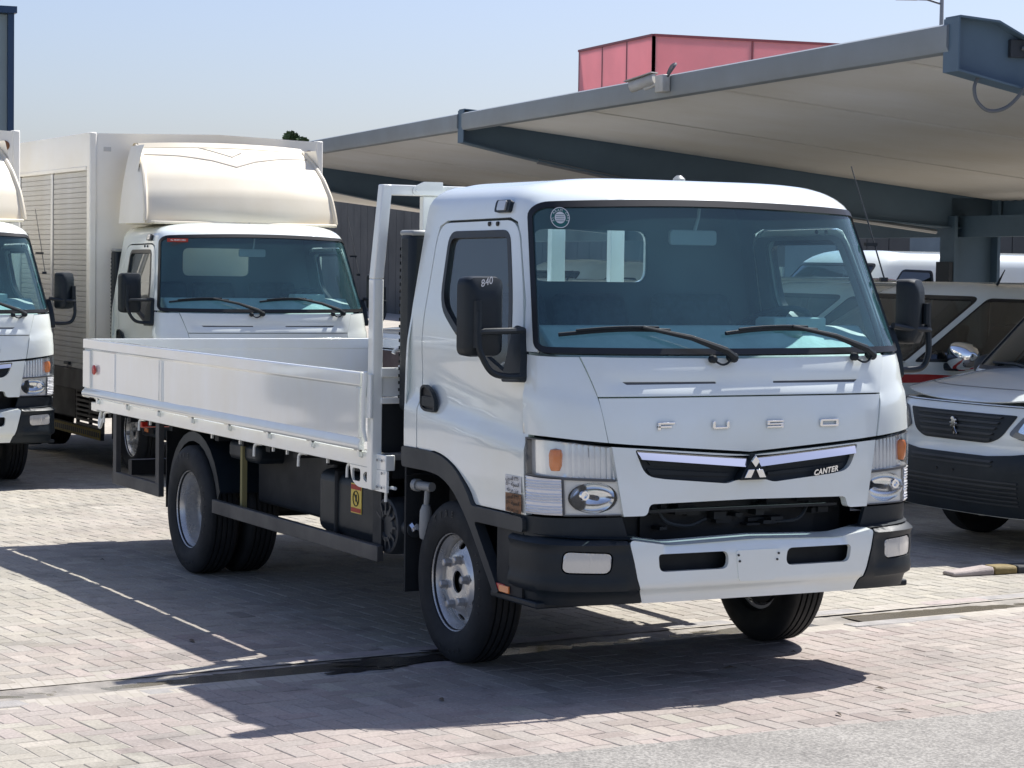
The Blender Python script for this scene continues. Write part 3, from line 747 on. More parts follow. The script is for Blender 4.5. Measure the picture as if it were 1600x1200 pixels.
# tree whose top shows over the box body
def tree(root, h, cr, n, seed):
    rg = random.Random(seed); mb = MB(); mb.tube([(0, 0, 0), (.05, .03, h * .35), (.02, -.05, h * .62)], [.16, .12, .08], 8)
    tips = []
    for k in range(9):
        a = k * 2.4 + rg.uniform(-.3, .3); z0 = h * rg.uniform(.35, .6); rr = cr * rg.uniform(.45, .9)
        tp = Vector((math.cos(a) * rr, math.sin(a) * rr, h * rg.uniform(.68, .96))); tips.append(tp)
        mb.tube([(0, 0, z0), (tp.x * .5, tp.y * .5, (z0 + tp.z) / 2 + .1), tuple(tp)], [.05, .035, .012], 6)
    tips.append(Vector((0, 0, h * .97)))
    mb.build('trunk', 'bark', root)
    vs, fs = [], []
    for k in range(n):
        c = rg.choice(tips); r = rg.random() ** .5 * cr * .36
        d = Vector((rg.gauss(0, 1), rg.gauss(0, 1), rg.gauss(0, .8))).normalized() * r; p = c + d
        a = Vector((rg.gauss(0, 1), rg.gauss(0, 1), rg.gauss(0, .6))).normalized() * .07; b = a.orthogonal().normalized() * .035
        i = len(vs); vs += [p - a, p + b, p + a, p - b]; fs.append((i, i + 1, i + 2, i + 3))
    m = MB(); m.add(vs, fs); me = bpy.data.meshes.new('crown'); me.from_pydata(m.v, [], m.f); link_mesh('crown', me, 'leaf', root)
t0 = dpt(455, 206, 62); tr = tag(empty('tree', (t0.x, t0.y, 0)), 'bushy green tree top peeking over the box truck roof', 'tree')
tree(tr, t0.z - .05, .62, 6000, 4)

# ------------------------------------------------------------------ truck cab
CH = Chart([.5, .78, 1.05, 1.2, 1.32, 1.42, 1.49, 1.7, 2.08, 2.3], [1.075, 1.078, 1.068, 1.055, 1.035, 1.008, .980, .900, .752, .667],
           [.985, .992, .997, .997, .995, .992, .987, .950, .886, .85], a=.35, n=4, xb=-.40, roof=(2.105, .20, .112, .17, .115, .11, .032), win=.09)
VT = 2.105 + .20
truck = tag(empty('flatbed_truck'), 'white dropside flatbed truck in front with low open cargo bed', 'truck', 'white cab-over trucks')
GAP = .0045
def cab_parts(root):
    pm = CH.P
    # outlines (right-hand values; mirrored by sign)
    door = rnd([(-.255, .905), (-.255, 1.5), (-.250, 2.045, .10), (.535, 2.055, .10), (.70, 1.70, .2), (.795, 1.40, .25), (.818, 1.1, .1), (.822, .775), (.335, .775, .02), (.285, .84, .05), (.18, .925, .08), (.03, .975, .1), (-.10, .988, .05)][::1], .0)
    door = [p for p in door]
    door[0] = (-.255, .988)
    win = rnd([(-.105, 1.66, .10), (-.125, 2.0, .07), (.475, 2.005, .06), (.60, 1.72, .2), (.675, 1.46, .1), (.685, 1.365, .03), (.64, 1.352, .03), (.13, 1.525, .10)], .05)
    ws_o = rnd([(-.963, 1.478, .05), (0, 1.469, .6), (.963, 1.478, .05), (.862, 2.132, .07), (0, 2.156, .7), (-.862, 2.132, .07)], .05, 8)
    ws_os = CH.fy(dens(ws_o, .04))
    ws_i = offs(ws_os, -.027)
    # --- shell: roof band, pillars
    dR = dens(CH.fx(dens(door, .05), 1), .05)
    dRo = offs(dR, GAP)
    zc = 1.474
    # ring the shell from the right rear round the roof to the left rear, notched by doors and windscreen
    top = [(-CH.Smax, VT), (CH.Smax, VT)]
    def side_notch(sign):
        pts = CH.fx(dens([(-.262, .985), (-.262, 1.5), (-.258, 1.96), (-.243, 2.03), (-.17, 2.055), (.46, 2.064), (.53, 2.045), (.58, 1.98), (.712, 1.70), (.775, 1.50), (.782, 1.4835)], .05, False), sign)
        return pts
    nL = side_notch(1); nR = side_notch(-1)
    wsc = [(s_, z) for s_, z in offs(ws_os, .001)]
    # split windscreen ring at its two lower corners
    low = sorted(range(len(wsc)), key=lambda i: -wsc[i][0]); iR = min(range(len(wsc)), key=lambda i: wsc[i][0] * .7 + wsc[i][1]); iL = min(range(len(wsc)), key=lambda i: -wsc[i][0] * .7 + wsc[i][1])
    # walk over the top from left corner to right corner
    def walk(a, b):
        out = [a]; i = a
        while i != b: i = (i + 1) % len(wsc); out.append(i)
        return [wsc[i] for i in out]
    w1 = walk(iL, iR)
    if max(p[1] for p in w1) < 2: w1 = walk(iR, iL)[::-1]
    outline = [(CH.Smax, .985)] + nL + [(w1[0][0] + .004, 1.4835)] + w1 + [(w1[-1][0] - .004, 1.4835)] + nR[::-1] + [(-CH.Smax, .985), (-CH.Smax, VT), (CH.Smax, VT)]
    line = lambda P: 1.215 - .10 * (P[:, 0] + .4)
    crease = lambda s_, z, P: (-.026 * sstep(-.035, .035, z - line(P)) * (1 - sstep(.10, .45, z - line(P))) - .010 * sstep(.0, .12, .93 - z)) * (P[:, 0] < .83)
    sh = panel('cab_shell', pm, outline, [], 'white', root, step=.035, thick=.015, disp=crease)
    panel('cab_lining', pm, outline, [], 'liner', sh, off=-.03, step=.08, thick=0)
    # roof cap
    rim = pm(np.array([p[0] for p in dens([(-CH.Smax, VT), (CH.Smax, VT)], .05, False)]), np.full(len(dens([(-CH.Smax, VT), (CH.Smax, VT)], .05, False)), VT))
    poly = [(p[0], p[1]) for p in rim]
    wE = float(CH.prm(np.array(VT))[2])
    panel('roof_skin', lambda u, v: np.stack([u, v, 2.217 + .032 * (1 - np.clip(np.abs(v) / wE, 0, 1) ** RP)], -1), poly, [], 'white', sh, step=.06, thick=0, ctr=np.array((0, 0, 0)))
    panel('headlining', lambda u, v: np.stack([u, v, 2.17 + 0 * u], -1), [(p[0] * .98, p[1] * .98) for p in poly], [], 'liner', sh, step=.2, thick=0)
    # back wall with window
    bk = []
    for v in np.linspace(.985, VT, 40):
        q = pm(np.array([CH.Smax]), np.array([v]))[0]; bk.append((q[1], q[2], q[0]))
    xbz = lambda z: np.interp(z, [b[1] for b in bk], [b[2] for b in bk])
    po = [(-b[0] + .002, b[1]) for b in bk] + [(b[0] - .002, b[1]) for b in bk[::-1]]
    rw = rect(-.33, .315, 1.775, 2.03, .06)
    bwl = panel('back_wall', lambda u, v: np.stack([xbz(v) - .0, u, v], -1), po, [rw], 'white', sh, step=.08, thick=.02)
    panel('back_lining', lambda u, v: np.stack([xbz(v) + .03, u, v], -1), [(p[0] * .97, min(p[1], 2.19)) for p in po], [rw], 'liner', sh, step=.1, thick=0)
    panel('rear_glass', lambda u, v: np.stack([xbz(v) + .008, u, v], -1), offs(rw, .012), [], 'lens', sh, step=.1, thick=0)
    # --- windscreen
    wsn = panel('windscreen', pm, offs(ws_i, .01), [], 'glass', root, off=-.004, step=.06, thick=0)
    panel('windscreen_seal', pm, offs(ws_os, -.001), [ws_i], 'seal', wsn, off=.004, step=.03, thick=.02, disp=lambda s_, z, P: 0 * s_)
    # --- doors
    for sg in (-1, 1):
        dp = CH.fx(dens(door, .05), sg); wp = CH.fx(dens(win, .04), sg)
        d = panel('door', pm, offs(dp, -GAP * .5), [wp], 'white', root, step=.035, thick=.03, disp=crease)
        panel('window_seal', pm, offs(wp, .004), [offs(wp, -.028)], 'seal', d, off=.003, step=.03, thick=.03)
        panel('window_glass', pm, offs(wp, -.02), [], 'sideglass', d, off=-.012, step=.06, thick=0)
        wz = CH.fx(dens(rnd([(p[0], p[1]) for p in win], 0), .1), sg)
        panel('door_trim', pm, offs(dp, -.03), [offs(wp, -.002)], 'liner', d, off=-.045, step=.08, thick=0)
        # recessed handle
        hp = CH.fx(rnd([(-.205, 1.185, .02), (-.205, 1.275, .02), (-.165, 1.292, .03), (-.09, 1.27, .05), (-.045, 1.215, .02), (-.048, 1.165, .02), (-.16, 1.165, .03)], .02), sg)
        h = panel('handle', pm, hp, [offs(hp, -.012)], 'black', d, off=.012, step=.02, thick=.02)
        panel('handle_cup', pm, offs(hp, -.01), [], 'ink', h, off=.002, step=.03, thick=0)
        panel('handle_grip', pm, CH.fx(rnd([(-.19, 1.19), (-.19, 1.235), (-.06, 1.235), (-.06, 1.19)], .01), sg), [], 'black', h, off=.010, step=.03, thick=.008)
        # two screw caps over the door window
        mb = MB()
        for xx in (.27, .35): 
            q = pm(np.array([CH.sx(xx, 2.036, sg)]), np.array([2.036]))[0]; mb.lathe([(.011, -.004), (.011, .007), (0, .009)], tuple(q), 'y', 10, sgn=sg)
        mb.build('screw_cap', 'ink', d)
    # --- front skin below the windscreen
    hood = [(-.742, 1.2905), (-.705, 1.098), (-.60, 1.089), (0, 1.046), (.60, 1.089), (.705, 1.098), (.742, 1.2905)]
    hp = CH.fy(dens(hood, .04)); hp2 = CH.fy(dens([(-.80, 1.468), (-.743, 1.2955), (.743, 1.2955), (.80, 1.468), (0, 1.459)], .04))
    v1 = CH.fy(dens(rnd([(-.60, 1.349), (-.15, 1.350), (-.15, 1.359), (-.62, 1.361)], .004), .05)); v2 = CH.fy(dens(rnd([(.60, 1.349), (.15, 1.350), (.15, 1.359), (.62, 1.361)], .004), .05))
    bulge = lambda s_, z, P: (-.012 * sstep(1.318, 1.345, z) + .008 * sstep(1.358, 1.40, z)) * (1 - sstep(.66, .72, np.abs(P[:, 1])))
    fp = panel('front_panel', pm, [(a, b + (.0018 if b > 1.28 else 0)) for a, b in offs(hp, -GAP * .6)], [], 'white', root, step=.032, thick=.02)
    up_ = panel('upper_front_panel', pm, [(a, b - (.0018 if b < 1.31 else 0)) for a, b in offs(hp2, -GAP * .6)], [v1, v2], 'white', root, step=.026, thick=.02, disp=bulge)
    for v in (v1, v2): panel('vent_slot', pm, offs(v, .006), [], 'lampbody', up_, off=-.018, step=.05, thick=0)
    for sg in (-1, 1):
        cp = [(sg * .80, 1.468), (sg * .742, 1.30), (sg * .705, 1.098)]
        a = CH.fy(dens(cp, .04, False)); b = CH.fx(dens([(.815, 1.130), (.812, 1.2), (.790, 1.40), (.778, 1.475)], .04, False), sg)
        wsb = [(s_, z) for s_, z in ((CH.sy(sg * .955, 1.470), 1.470), (CH.sy(sg * .90, 1.468), 1.468))]
        lowe = CH.fy(dens([(sg * .705, 1.098), (sg * .85, 1.112), (sg * .95, 1.124)], .04, False))
        cp_ = a + lowe[1:] + b + wsb
        bl = lambda s_, z, P: .010 * sstep(.0, .05, (1.30 + .10 * (np.abs(P[:, 1]) - .74) * 1.6) - z) - .004
        panel('corner_panel', pm, offs(cp_, -GAP * .6), [], 'white', root, step=.03, thick=.02, disp=bl)
    # --- lower grille panel
    gp = rnd([(-.695, 1.086), (-.60, 1.0795), (0, 1.0365), (.60, 1.0795), (.695, 1.086), (.64, .782), (.523, .782, .03), (.512, .832, .02), (0, .838), (-.512, .832, .02), (-.523, .782, .03), (-.64, .782)], 0)
    go = rnd([(-.585, 1.070, .015), (0, 1.024, .2), (.585, 1.070, .015), (.535, .955, .05), (.44, .940), (.12, .912, .03), (.075, .926, .02), (-.075, .926, .02), (-.12, .912, .03), (-.44, .940), (-.535, .955, .05)], .02)
    gps = CH.fy(dens(gp, .04)); gos = CH.fy(dens(go, .03))
    g = panel('grille_surround', pm, offs(gps, -GAP * .6), [gos], 'white', root, off=.006, step=.035, thick=.04)
    panel('grille_mesh', pm, offs(gos, .01), [], 'black', g, off=-.022, step=.05, thick=0)
    for za, zb in ((.005, .03), (.045, .07), (.085, .105)):
        for sg in (-1, 1):
            sl_ = [(sg * .10, .925 + za + (.005 if za > .01 else .012)), (sg * .50, .955 + za), (sg * .52, .955 + zb), (sg * .10, .925 + zb)]
            panel('grille_bar', pm, CH.fy(dens(rnd(sl_, .006), .05)), [], 'black', g, off=-.012, step=.06, thick=.01)
    cb = CH.fy(dens([(-.575, 1.066), (0, 1.020), (.575, 1.066), (.560, 1.028), (0, .980), (-.560, 1.028)], .03))
    panel('chrome_bar', pm, cb, [], 'chrome', g, off=-.002, step=.012, thick=.02, disp=lambda s_, z, P: .75 * np.clip(1.020 + .046 * np.abs(P[:, 1]) / .575 - z, 0, .05))
    # three-diamond emblem on its black shield
    xE = float(CH.xf(.98)) + .034
    shd = rnd([(0, 1.045), (.075, .927), (-.075, .927)], .01)
    MB().prism(shd, lambda u, v, t: (t, u, v), xE - .05, xE).build('emblem_shield', 'black', g, bevel=.003)
    em = MB()
    def rh(cx, cz, ax, az, bx, bz): return [(cx, cz), (cx + ax, cz + az), (cx + ax + bx, cz + az + bz), (cx + bx, cz + bz)]
    for poly in (rh(0, .983, .0215, .0265, -.0215, .0265), rh(.004, .974, .034, 0, .0185, -.036), rh(-.004, .974, -.034, 0, -.0185, -.036)):
        em.prism(poly, lambda u, v, t: (t, u, v), xE + .001, xE + .012)
    em.build('emblem', 'chrome', g, bevel=.002)
    # chrome letters
    def L_(y0, strokes):
        m = MB()
        for (a, b, c, d_) in strokes:
            yy = y0 + a; x_ = float(CH.xf(1.165)) - .35 + .35 * (1 - min(1, abs(yy) / .997) ** 4) ** .25
            for q in (0,): m.box(x_ - .004, x_ + .010, y0 + a, y0 + b, 1.152 + c, 1.152 + d_)
        return m
    LET = {'f_letter': (-.472, [(0, .085, .024, .033), (0, .07, .010, .018), (0, .014, 0, .024)]), 'u_letter': (-.195, [(0, .014, .004, .033), (.072, .086, .004, .033), (.006, .080, 0, .009)]),
           's_letter': (.090, [(0, .086, .025, .033), (0, .014, .017, .025), (0, .086, .0125, .0195), (.072, .086, .008, .0125), (0, .086, 0, .008)]), 'o_letter': (.375, [(0, .014, .003, .030), (.088, .102, .003, .030), (.004, .098, .024, .033), (.004, .098, 0, .009)])}
    for nm, (y0, st) in LET.items(): L_(y0, st).build('letter', 'chrome', fp, bevel=.0015)
    text('model_lettering', 'CANTER', .034, (float(CH.xf(.95)) + .004, .40, .953), (-.10, 1, .12), (0, -.1, 1), 'chrome', g, extrude=.003, shear=.3, spacing=1.12, bold=.0012)
    # --- dark block added behind lamps and grille to keep light out
    fr = MB()
    fr.box(.30, .885, -.62, .62, .62, 1.06).box(-.3, .72, -.80, .80, .55, .95)
    fr.build('front_light_block', 'chassis', root)
    rad = MB()
    rad.box(.89, .905, -.46, .46, .66, .90)
    rad.build('radiator', 'chassis', root)
    clut = MB(); rg = random.Random(3)
    for k in range(26):
        y0 = rg.uniform(-.46, .44); z0 = rg.uniform(.705, .81); clut.box(.906, .915 + rg.uniform(.012, .07), y0, y0 + rg.uniform(.015, .10), z0, z0 + rg.uniform(.008, .035))
    clut.build('radiator_pipework', 'chassis', root)['kind'] = 'stuff'; clut = MB(); clut.tube(spline([(.95, -.40, .80), (.97, -.36, .74), (.97, -.25, .72), (.95, -.15, .745)]), .008, 6); clut.build('radiator_hose', 'grey', root)
    MB().tube(spline([(.95, .40, .80), (.97, .33, .73), (.96, .2, .72)]), .008, 6).build('radiator_hose', 'grey', root)
    MB().box(.985, 1.03, -.50, .50, .790, .802).build('cross_bar', 'chassis', root)
    # --- head lamps
    for sg in (-1, 1):
        y = lambda v: sg * v
        out = CH.fy(dens([(y(.700), 1.088), (y(.640), .785)], .03, False)) + CH.fx(dens([(.838, .785), (.828, .95), (.822, 1.122)], .03, False), sg) + CH.fy([(y(.95), 1.116), (y(.85), 1.104)])
        hl = panel('headlight', pm, offs(out, -.003), [CH.fy(circ(y(.768), .866, .113, 32, .070))], 'lampbody', root, off=-.035, step=.03, thick=0)
        up = CH.fy(dens([(y(.690), 1.076), (y(.668), .947), (y(.85), .955)], .03, False)) + CH.fx(dens([(.845, .965), (.838, 1.108)], .03, False), sg) + CH.fy([(y(.95), 1.106), (y(.85), 1.095)])
        lo = CH.fy(dens([(y(.662), .930), (y(.647), .797), (y(.885), .797), (y(.890), .940)], .03))
        co = CH.fy(dens([(y(.897), .792), (y(.902), .945)], .03, False)) + CH.fx(dens([(.838, .953), (.842, .792)], .03, False), sg)
        bez = offs(out, -.004)
        panel('lamp_bezel', pm, bez, [offs(up, .003), offs(lo, .003), offs(co, .003)], 'lampbody', hl, off=.0, step=.02, thick=.03)
        panel('upper_lens', pm, up, [], 'lens', hl, off=.008, step=.04, thick=.01)
        panel('lower_lens', pm, lo, [], 'lens', hl, off=.004, step=.04, thick=.01)
        rb_ = panel('corner_lens', pm, co, [], 'reflector', hl, off=.004, step=.006, thick=.01, disp=lambda s_, z, P: .0035 * np.sin(z * 2 * math.pi / .0135))
        panel('upper_reflector', pm, offs(up, .006), [], 'ribbed', hl, off=-.028, step=.009, thick=0, disp=lambda s_, z, P: .0065 * np.abs(np.sin(P[:, 1] * math.pi / .026)) * (np.abs(P[:, 1]) < .89))
        # amber bulb shroud
        q = pm(np.array([CH.sy(y(.925), 1.03)]), np.array([1.03]))[0]
        am = MB(); am.lathe([(.0, -.052), (.020, -.050), (.028, -.03), (.030, .02), (.024, .04), (.0, .045)], (0, 0, 0), 'z', 16)
        am.v = [(q[0] - .022 + v[0], q[1] - sg * .016 + v[1], q[2] + v[2]) for v in am.v]; am.build('indicator', 'amber', hl)
        # round reflector bowl of the main lamp
        yc = y(.768); zc_ = .866; xc = float(CH.xf(.866)) - .006
        bo = MB(); prof = [(.0705 * math.sin(a), -.075 * math.cos(a)) for a in np.linspace(0.05, 1.35, 9)]
        ns = 26; vs = []; 
        for r_, t_ in prof:
            for k in range(ns):
                a = 2 * math.pi * k / ns; vs.append((xc - .035 + t_ + .0 * r_, yc + r_ * 1.6 * math.cos(a), zc_ + r_ * math.sin(a)))
        bo.add(vs, [(i * ns + k, i * ns + (k + 1) % ns, (i + 1) * ns + (k + 1) % ns, (i + 1) * ns + k) for i in range(len(prof) - 1) for k in range(ns)])
        bo.build('reflector_bowl', 'silver', hl)
        panel('lamp_mask', pm, offs(lo, .006), [CH.fy(circ(yc, zc_, .109, 32, .0665))], 'lampmask', hl, off=-.006, step=.02, thick=.01)
        MB().lathe([(.0, .040), (.011, .036), (.012, .0), (.008, -.06)], (xc - .06, yc + sg * -.01, zc_), 'x', 14).build('bulb_shield', 'lampbody', hl)
        bb = MB(); bb.lathe([(.020, .0), (.024, .012), (.020, .02), (.012, .02), (.010, .008)], (xc - .045, yc + sg * .048, zc_ + .012), 'x', 16); bb.build('bulb', 'chrome', hl)
        # black skirt between lamp and bumper
        sk = CH.fy(dens([(y(.64), .780), (y(.60), .66)], .04, False)) + CH.fx(dens([(.70, .66), (.70, .778)], .04, False), sg)
        panel('lamp_skirt', pm, sk, [], 'black', root, off=-.008, step=.05, thick=.02)
    # --- wheel arch trim
    for sg in (-1, 1):
        ar = rnd([(-.405, .984), (-.10, .984, .1), (.03, .971, .1), (.18, .921, .1), (.285, .836, .05), (.34, .772, .02), (.824, .770), (.826, .705), (.36, .705, .03), (.40, .66, .05), (.60, .415), (.545, .405), (.30, .70, .1), (.15, .825, .12), (.02, .878, .1), (-.12, .888, .05), (-.405, .888)], .02)
        at_ = panel('arch_trim', pm, CH.fx(dens(ar, .04), sg), [], 'grey', root, off=.012, step=.03, thick=.05)
        # inner liner
        cur = [(.56, .40), (.33, .66), (.20, .78), (.05, .85), (-.12, .87), (-.30, .86), (-.405, .84)]
        mb = MB(); vs = []
        for x_, z_ in dens(cur, .06, False): vs += [(x_, sg * .985, z_), (x_, sg * .55, z_ + .02)]
        m_ = len(vs) // 2; mb.add(vs, [(2 * i, 2 * i + 1, 2 * i + 3, 2 * i + 2) for i in range(m_ - 1)])
        mb.build('wheel_arch_liner', 'chassis', root)
        MB().box(-.43, -.412, sg * .62, sg * .975, .28, .885).build('mud_flap', 'rubber', root)
        # entry step and its side marker
        st = MB(); st.box(.50, .93, sg * .62, sg * .985, .385, .415).box(.60, .66, sg * .9, sg * .98, .41, .70); sp = st.build('entry_step', 'black', root, bevel=.008)
        MB().box(.56, .80, sg * .80, sg * .984, .416, .70).build('step_well', 'chassis', root)
        MB().box(.545, .64, sg * .982, sg * .992, .425, .455).build('side_marker', 'red', root, bevel=.003)
        MB().box(.60, .69, sg * .985, sg * .995, .42, .452).build('side_marker', 'amber', root, bevel=.003)
    # --- bumper
    BC = Chart([.3, .40, .46, .50, .60, .68, .72], [1.10, 1.118, 1.135, 1.142, 1.147, 1.142, 1.12], [.975, .985, .995, 1.0, 1.003, 1.0, .99], a=.42, n=4, xb=.2, zref=.55, win=.03)
    bp = BC.P
    wh = rnd([(-.555, .405), (-.60, .52), (-.642, .690, .03), (-.52, .672, .05), (-.44, .660, .05), (0, .672), (.44, .660, .05), (.52, .672, .05), (.642, .690, .03), (.60, .52), (.555, .405)], 0)
    h1 = rnd([(-.497, .548, .03), (-.505, .625, .02), (-.155, .625, .03), (-.150, .548, .035)], .02); h2 = [(-a, b) for a, b in h1]
    bdisp = lambda s_, z, P: -.020 * (1 - sstep(.455, .478, z)) - .022 * sstep(.632, .668, z) * (np.abs(P[:, 1]) < .47)
    bw = panel('bumper', bp, BC.fy(dens(wh, .04)), [BC.fy(dens(h1, .03)), BC.fy(dens(h2, .03))], 'white', root, step=.018, thick=.022, disp=bdisp)
    pl = rnd([(-.115, .625), (.115, .625), (.095, .488, .02), (-.095, .488, .02)], .01)
    panel('plate_mount', bp, BC.fy(dens(pl, .04)), [], 'white', bw, off=.005, step=.05, thick=.008)
    sc_ = MB()
    for yy, zz in ((-.105, .605), (-.098, .578), (.105, .605), (.098, .578)): sc_.lathe([(.005, -.002), (.005, .010), (0, .011)], (float(BC.xf(zz)), yy, zz), 'x', 8)
    sc_.build('plate_screw', 'ink', bw)
    # flat shelf on top of the bumper
    tp = MB(); vs = []
    for yy in np.linspace(-.62, .62, 31):
        q = bp(np.array([BC.sy(yy, .672)]), np.array([.672]))[0]; zz = np.interp(abs(yy), [0, .44, .52, .62], [.672, .660, .672, .688]); vs += [(q[0] - .012 * (abs(yy) < .47), yy, zz - .001), (q[0] - .11, yy, zz + .012)]
    tp.add(vs, [(2 * i, 2 * i + 1, 2 * i + 3, 2 * i + 2) for i in range(30)]); tp.build('bumper_shelf', 'white', bw)
    MB().box(.97, 1.07, -.56, .56, .50, .66).build('bumper_beam', 'chassis', bw)
    MB().box(.90, 1.06, -.55, .55, .41, .44).build('under_tray', 'chassis', root)
    for sg in (-1, 1):
        y = lambda v: sg * v
        be = BC.fy(dens([(y(.645), .690), (y(.604), .52), (y(.559), .405)], .03, False)) + BC.fx(dens([(.70, .392), (.69, .55), (.70, .712)], .03, False), sg) + BC.fy([(y(.93), .712), (y(.75), .702)])
        fo = BC.fy(dens(rnd([(y(.725), .548), (y(.715), .632), (y(.915), .640), (y(.920), .552)], .028), .02))
        bd2 = lambda s_, z, P: -.022 * (1 - sstep(.455, .475, z)) - .012 * sstep(.485, .54, z) * sstep(.62, .68, np.abs(P[:, 1])) * (1 - sstep(.645, .67, z)) - .03 * sstep(.672, .712, z)
        en = panel('bumper_end', bp, offs(be, -.002), [offs(fo, .006)], 'black', root, off=.004, step=.022, thick=.06, disp=bd2)
        fl = panel('fog_lamp', bp, fo, [], 'fogglass', en, off=-.012, step=.008, thick=.03, disp=lambda s_, z, P: .0015 * np.sin(P[:, 1] * 2 * math.pi / .014))
        tq = MB(); vs = []
        for u_ in np.linspace(0, 1, 24):
            p_ = be; s0 = BC.sy(y(.645), .70); s1 = BC.sx(.70, .712, sg); s_ = s0 + (s1 - s0) * u_
            q = bp(np.array([s_]), np.array([.705]))[0]; zz = .690 + .022 * u_
            n_ = Vector((q[0] - .55, q[1], 0)).normalized(); vs += [(q[0] - n_.x * .012, q[1] - n_.y * .012, zz), (q[0] - n_.x * .12, q[1] - n_.y * .12, zz + .008)]
        tq.add(vs, [(2 * i, 2 * i + 1, 2 * i + 3, 2 * i + 2) for i in range(23)]); tq.build('bumper_ledge', 'black', en)
    MB().box(.66, .98, -.90, .90, .40, .60).build('bumper_backing', 'chassis', root)
    # --- wipers
    def on(yv, zv, o=.012):
        q = pm(np.array([CH.sy(yv, zv)]), np.array([zv]))[0]; return Vector((q[0] + o * .93, q[1], q[2] + o * .36))
    for pv, el, tip, tail in (((-.065, 1.452), (-.505, 1.580), (-.875, 1.553), (-.36, 1.572)), ((.705, 1.458), (.275, 1.585), (-.075, 1.560), (.42, 1.575))):
        w_ = MB(); a, b = on(*pv, .035), on(*el, .035)
        w_.tube([a, a.lerp(b, .12) + Vector((.02, 0, .012)), a.lerp(b, .5) + Vector((.02, 0, .02)), b], [.016, .017, .012, .008], 8)
        w_.lathe([(.020, -.03), (.022, .01), (.012, .018)], tuple(a - Vector((.01, 0, .004))), 'x', 12)
        wo = w_.build('wiper', 'black', root)
        bl_ = MB(); pts = [on(tip[0] + (tail[0] - tip[0]) * k / 8, tip[1] + (tail[1] - tip[1]) * k / 8 + .012 * math.sin(math.pi * k / 8), .016) for k in range(9)]
        bl_.tube(pts, .009, 6); pts2 = [p + Vector((.014, 0, .012)) for p in pts[1:-1]]; bl_.tube(pts2, .006, 6)
        bl_.build('wiper_blade', 'black', wo)
        nz = MB(); c = on(pv[0] - .10, pv[1] - .002, .012); nz.lathe([(.018, -.01), (.018, .012), (.010, .018), (0, .018)], tuple(c), 'x', 12)
        nz.tube(spline([c, c + Vector((.02, .03, -.022)), c + Vector((.02, .06, -.020)), c + Vector((.02, .085, .0))]), .005, 6); nz.build('washer_nozzle', 'black', wo)
    # --- mirrors
    for sg in (-1, 1):
        cx, cy, cz = (.75, -1.180, 1.632) if sg < 0 else (.70, 1.135, 1.66)
        hw, hh = (.093, .172) if sg < 0 else (.085, .155)
        hm = MB(); pr = rnd(rect(-hw, hw, -hh, hh), .04, 5); n_ = len(pr); vs = []
        for t_, sc2 in ((-.045, .97), (.01, 1.0), (.040, .93), (.056, .74), (.060, .4)): vs += [(t_, u * sc2, v * (sc2 if sc2 < .9 else 1 - (1 - sc2) * .5)) for u, v in pr]
        hm.add(vs, [(i * n_ + k, i * n_ + (k + 1) % n_, (i + 1) * n_ + (k + 1) % n_, (i + 1) * n_ + k) for i in range(4) for k in range(n_)] + [tuple(range(n_)), tuple(4 * n_ + k for k in range(n_))])
        M_ = Matrix.Translation((cx, cy, cz)) @ Matrix.Rotation(R(6 if sg < 0 else 38), 4, 'Z'); hm.v = [tuple(M_ @ Vector(v)) for v in hm.v]
        mo = hm.build('mirror', 'black', root, angle=50)
        mg = MB(); mg.prism(offs(pr, -.012), lambda u, v, t: tuple(M_ @ Vector((t, u, v))), -.0475, -.0455); mg.build('mirror_glass', 'mirror', mo)
        arm = MB(); o_ = sg * 1.03
        px_ = (.82, o_, 1.575); 
        if sg < 0:
            arm.tube([(.80, -1.0, 1.575), (.82, -1.08, 1.572), (.83, -1.20, 1.570), (.825, -1.225, 1.565)], .014, 8)
            arm.tube(spline([(.825, -1.225, 1.655), (.83, -1.228, 1.53), (.835, -1.215, 1.47), (.83, -1.165, 1.40), (.82, -1.09, 1.378), (.80, -.99, 1.378)]), .014, 8)
            arm.tube([(.815, -1.225, 1.50), (.815, -1.225, 1.70)], .019, 8)
        else:
            arm.tube([(.78, .98, 1.595), (.77, 1.08, 1.58), (.76, 1.20, 1.575), (.755, 1.215, 1.57)], .015, 8)
            arm.tube(spline([(.75, 1.20, 1.69), (.755, 1.21, 1.53), (.76, 1.205, 1.45), (.76, 1.17, 1.395), (.77, 1.08, 1.385), (.79, .985, 1.39)]), .015, 8)
            arm.tube([(.75, 1.20, 1.60), (.75, 1.20, 1.70)], .020, 8)
        arm.build('mirror_arm', 'black', mo)
        mm_ = CH.fx(dens(rnd([(.655, 1.345), (.815, 1.350), (.80, 1.46), (.755, 1.585), (.72, 1.585), (.70, 1.46)], .025), .03), sg)
        panel('mirror_mount', pm, mm_, [], 'black', mo, off=.035, step=.03, thick=.05)
    # antenna, roof marker, roof bump
    an = MB(); an.tube([(.50, .94, 1.80), (.50, .945, 1.84)], .016, 8); an.tube([(.745, .955, 1.80), (.60, .955, 2.08), (.455, .955, 2.35)], [.004, .0035, .0025], 6); an.bar((.655, .90, 1.975), (.655, .965, 1.975), .02, .015); an.bar((.74, .93, 1.81), (.745, .965, 1.81), .02, .02)
    an.build('antenna', 'black', root)
    for sg in (-1, 1):
        mk = panel('roof_marker', pm, CH.fx(rnd([(.325, 2.085), (.465, 2.085), (.465, 2.14), (.325, 2.14)], .015), sg), [], 'black', root, off=.018, step=.03, thick=.03)
        panel('marker_lens', pm, CH.fx(rnd([(.36, 2.092), (.435, 2.092), (.435, 2.134), (.36, 2.134)], .008), sg), [], 'fogglass', mk, off=.026, step=.03, thick=.012)
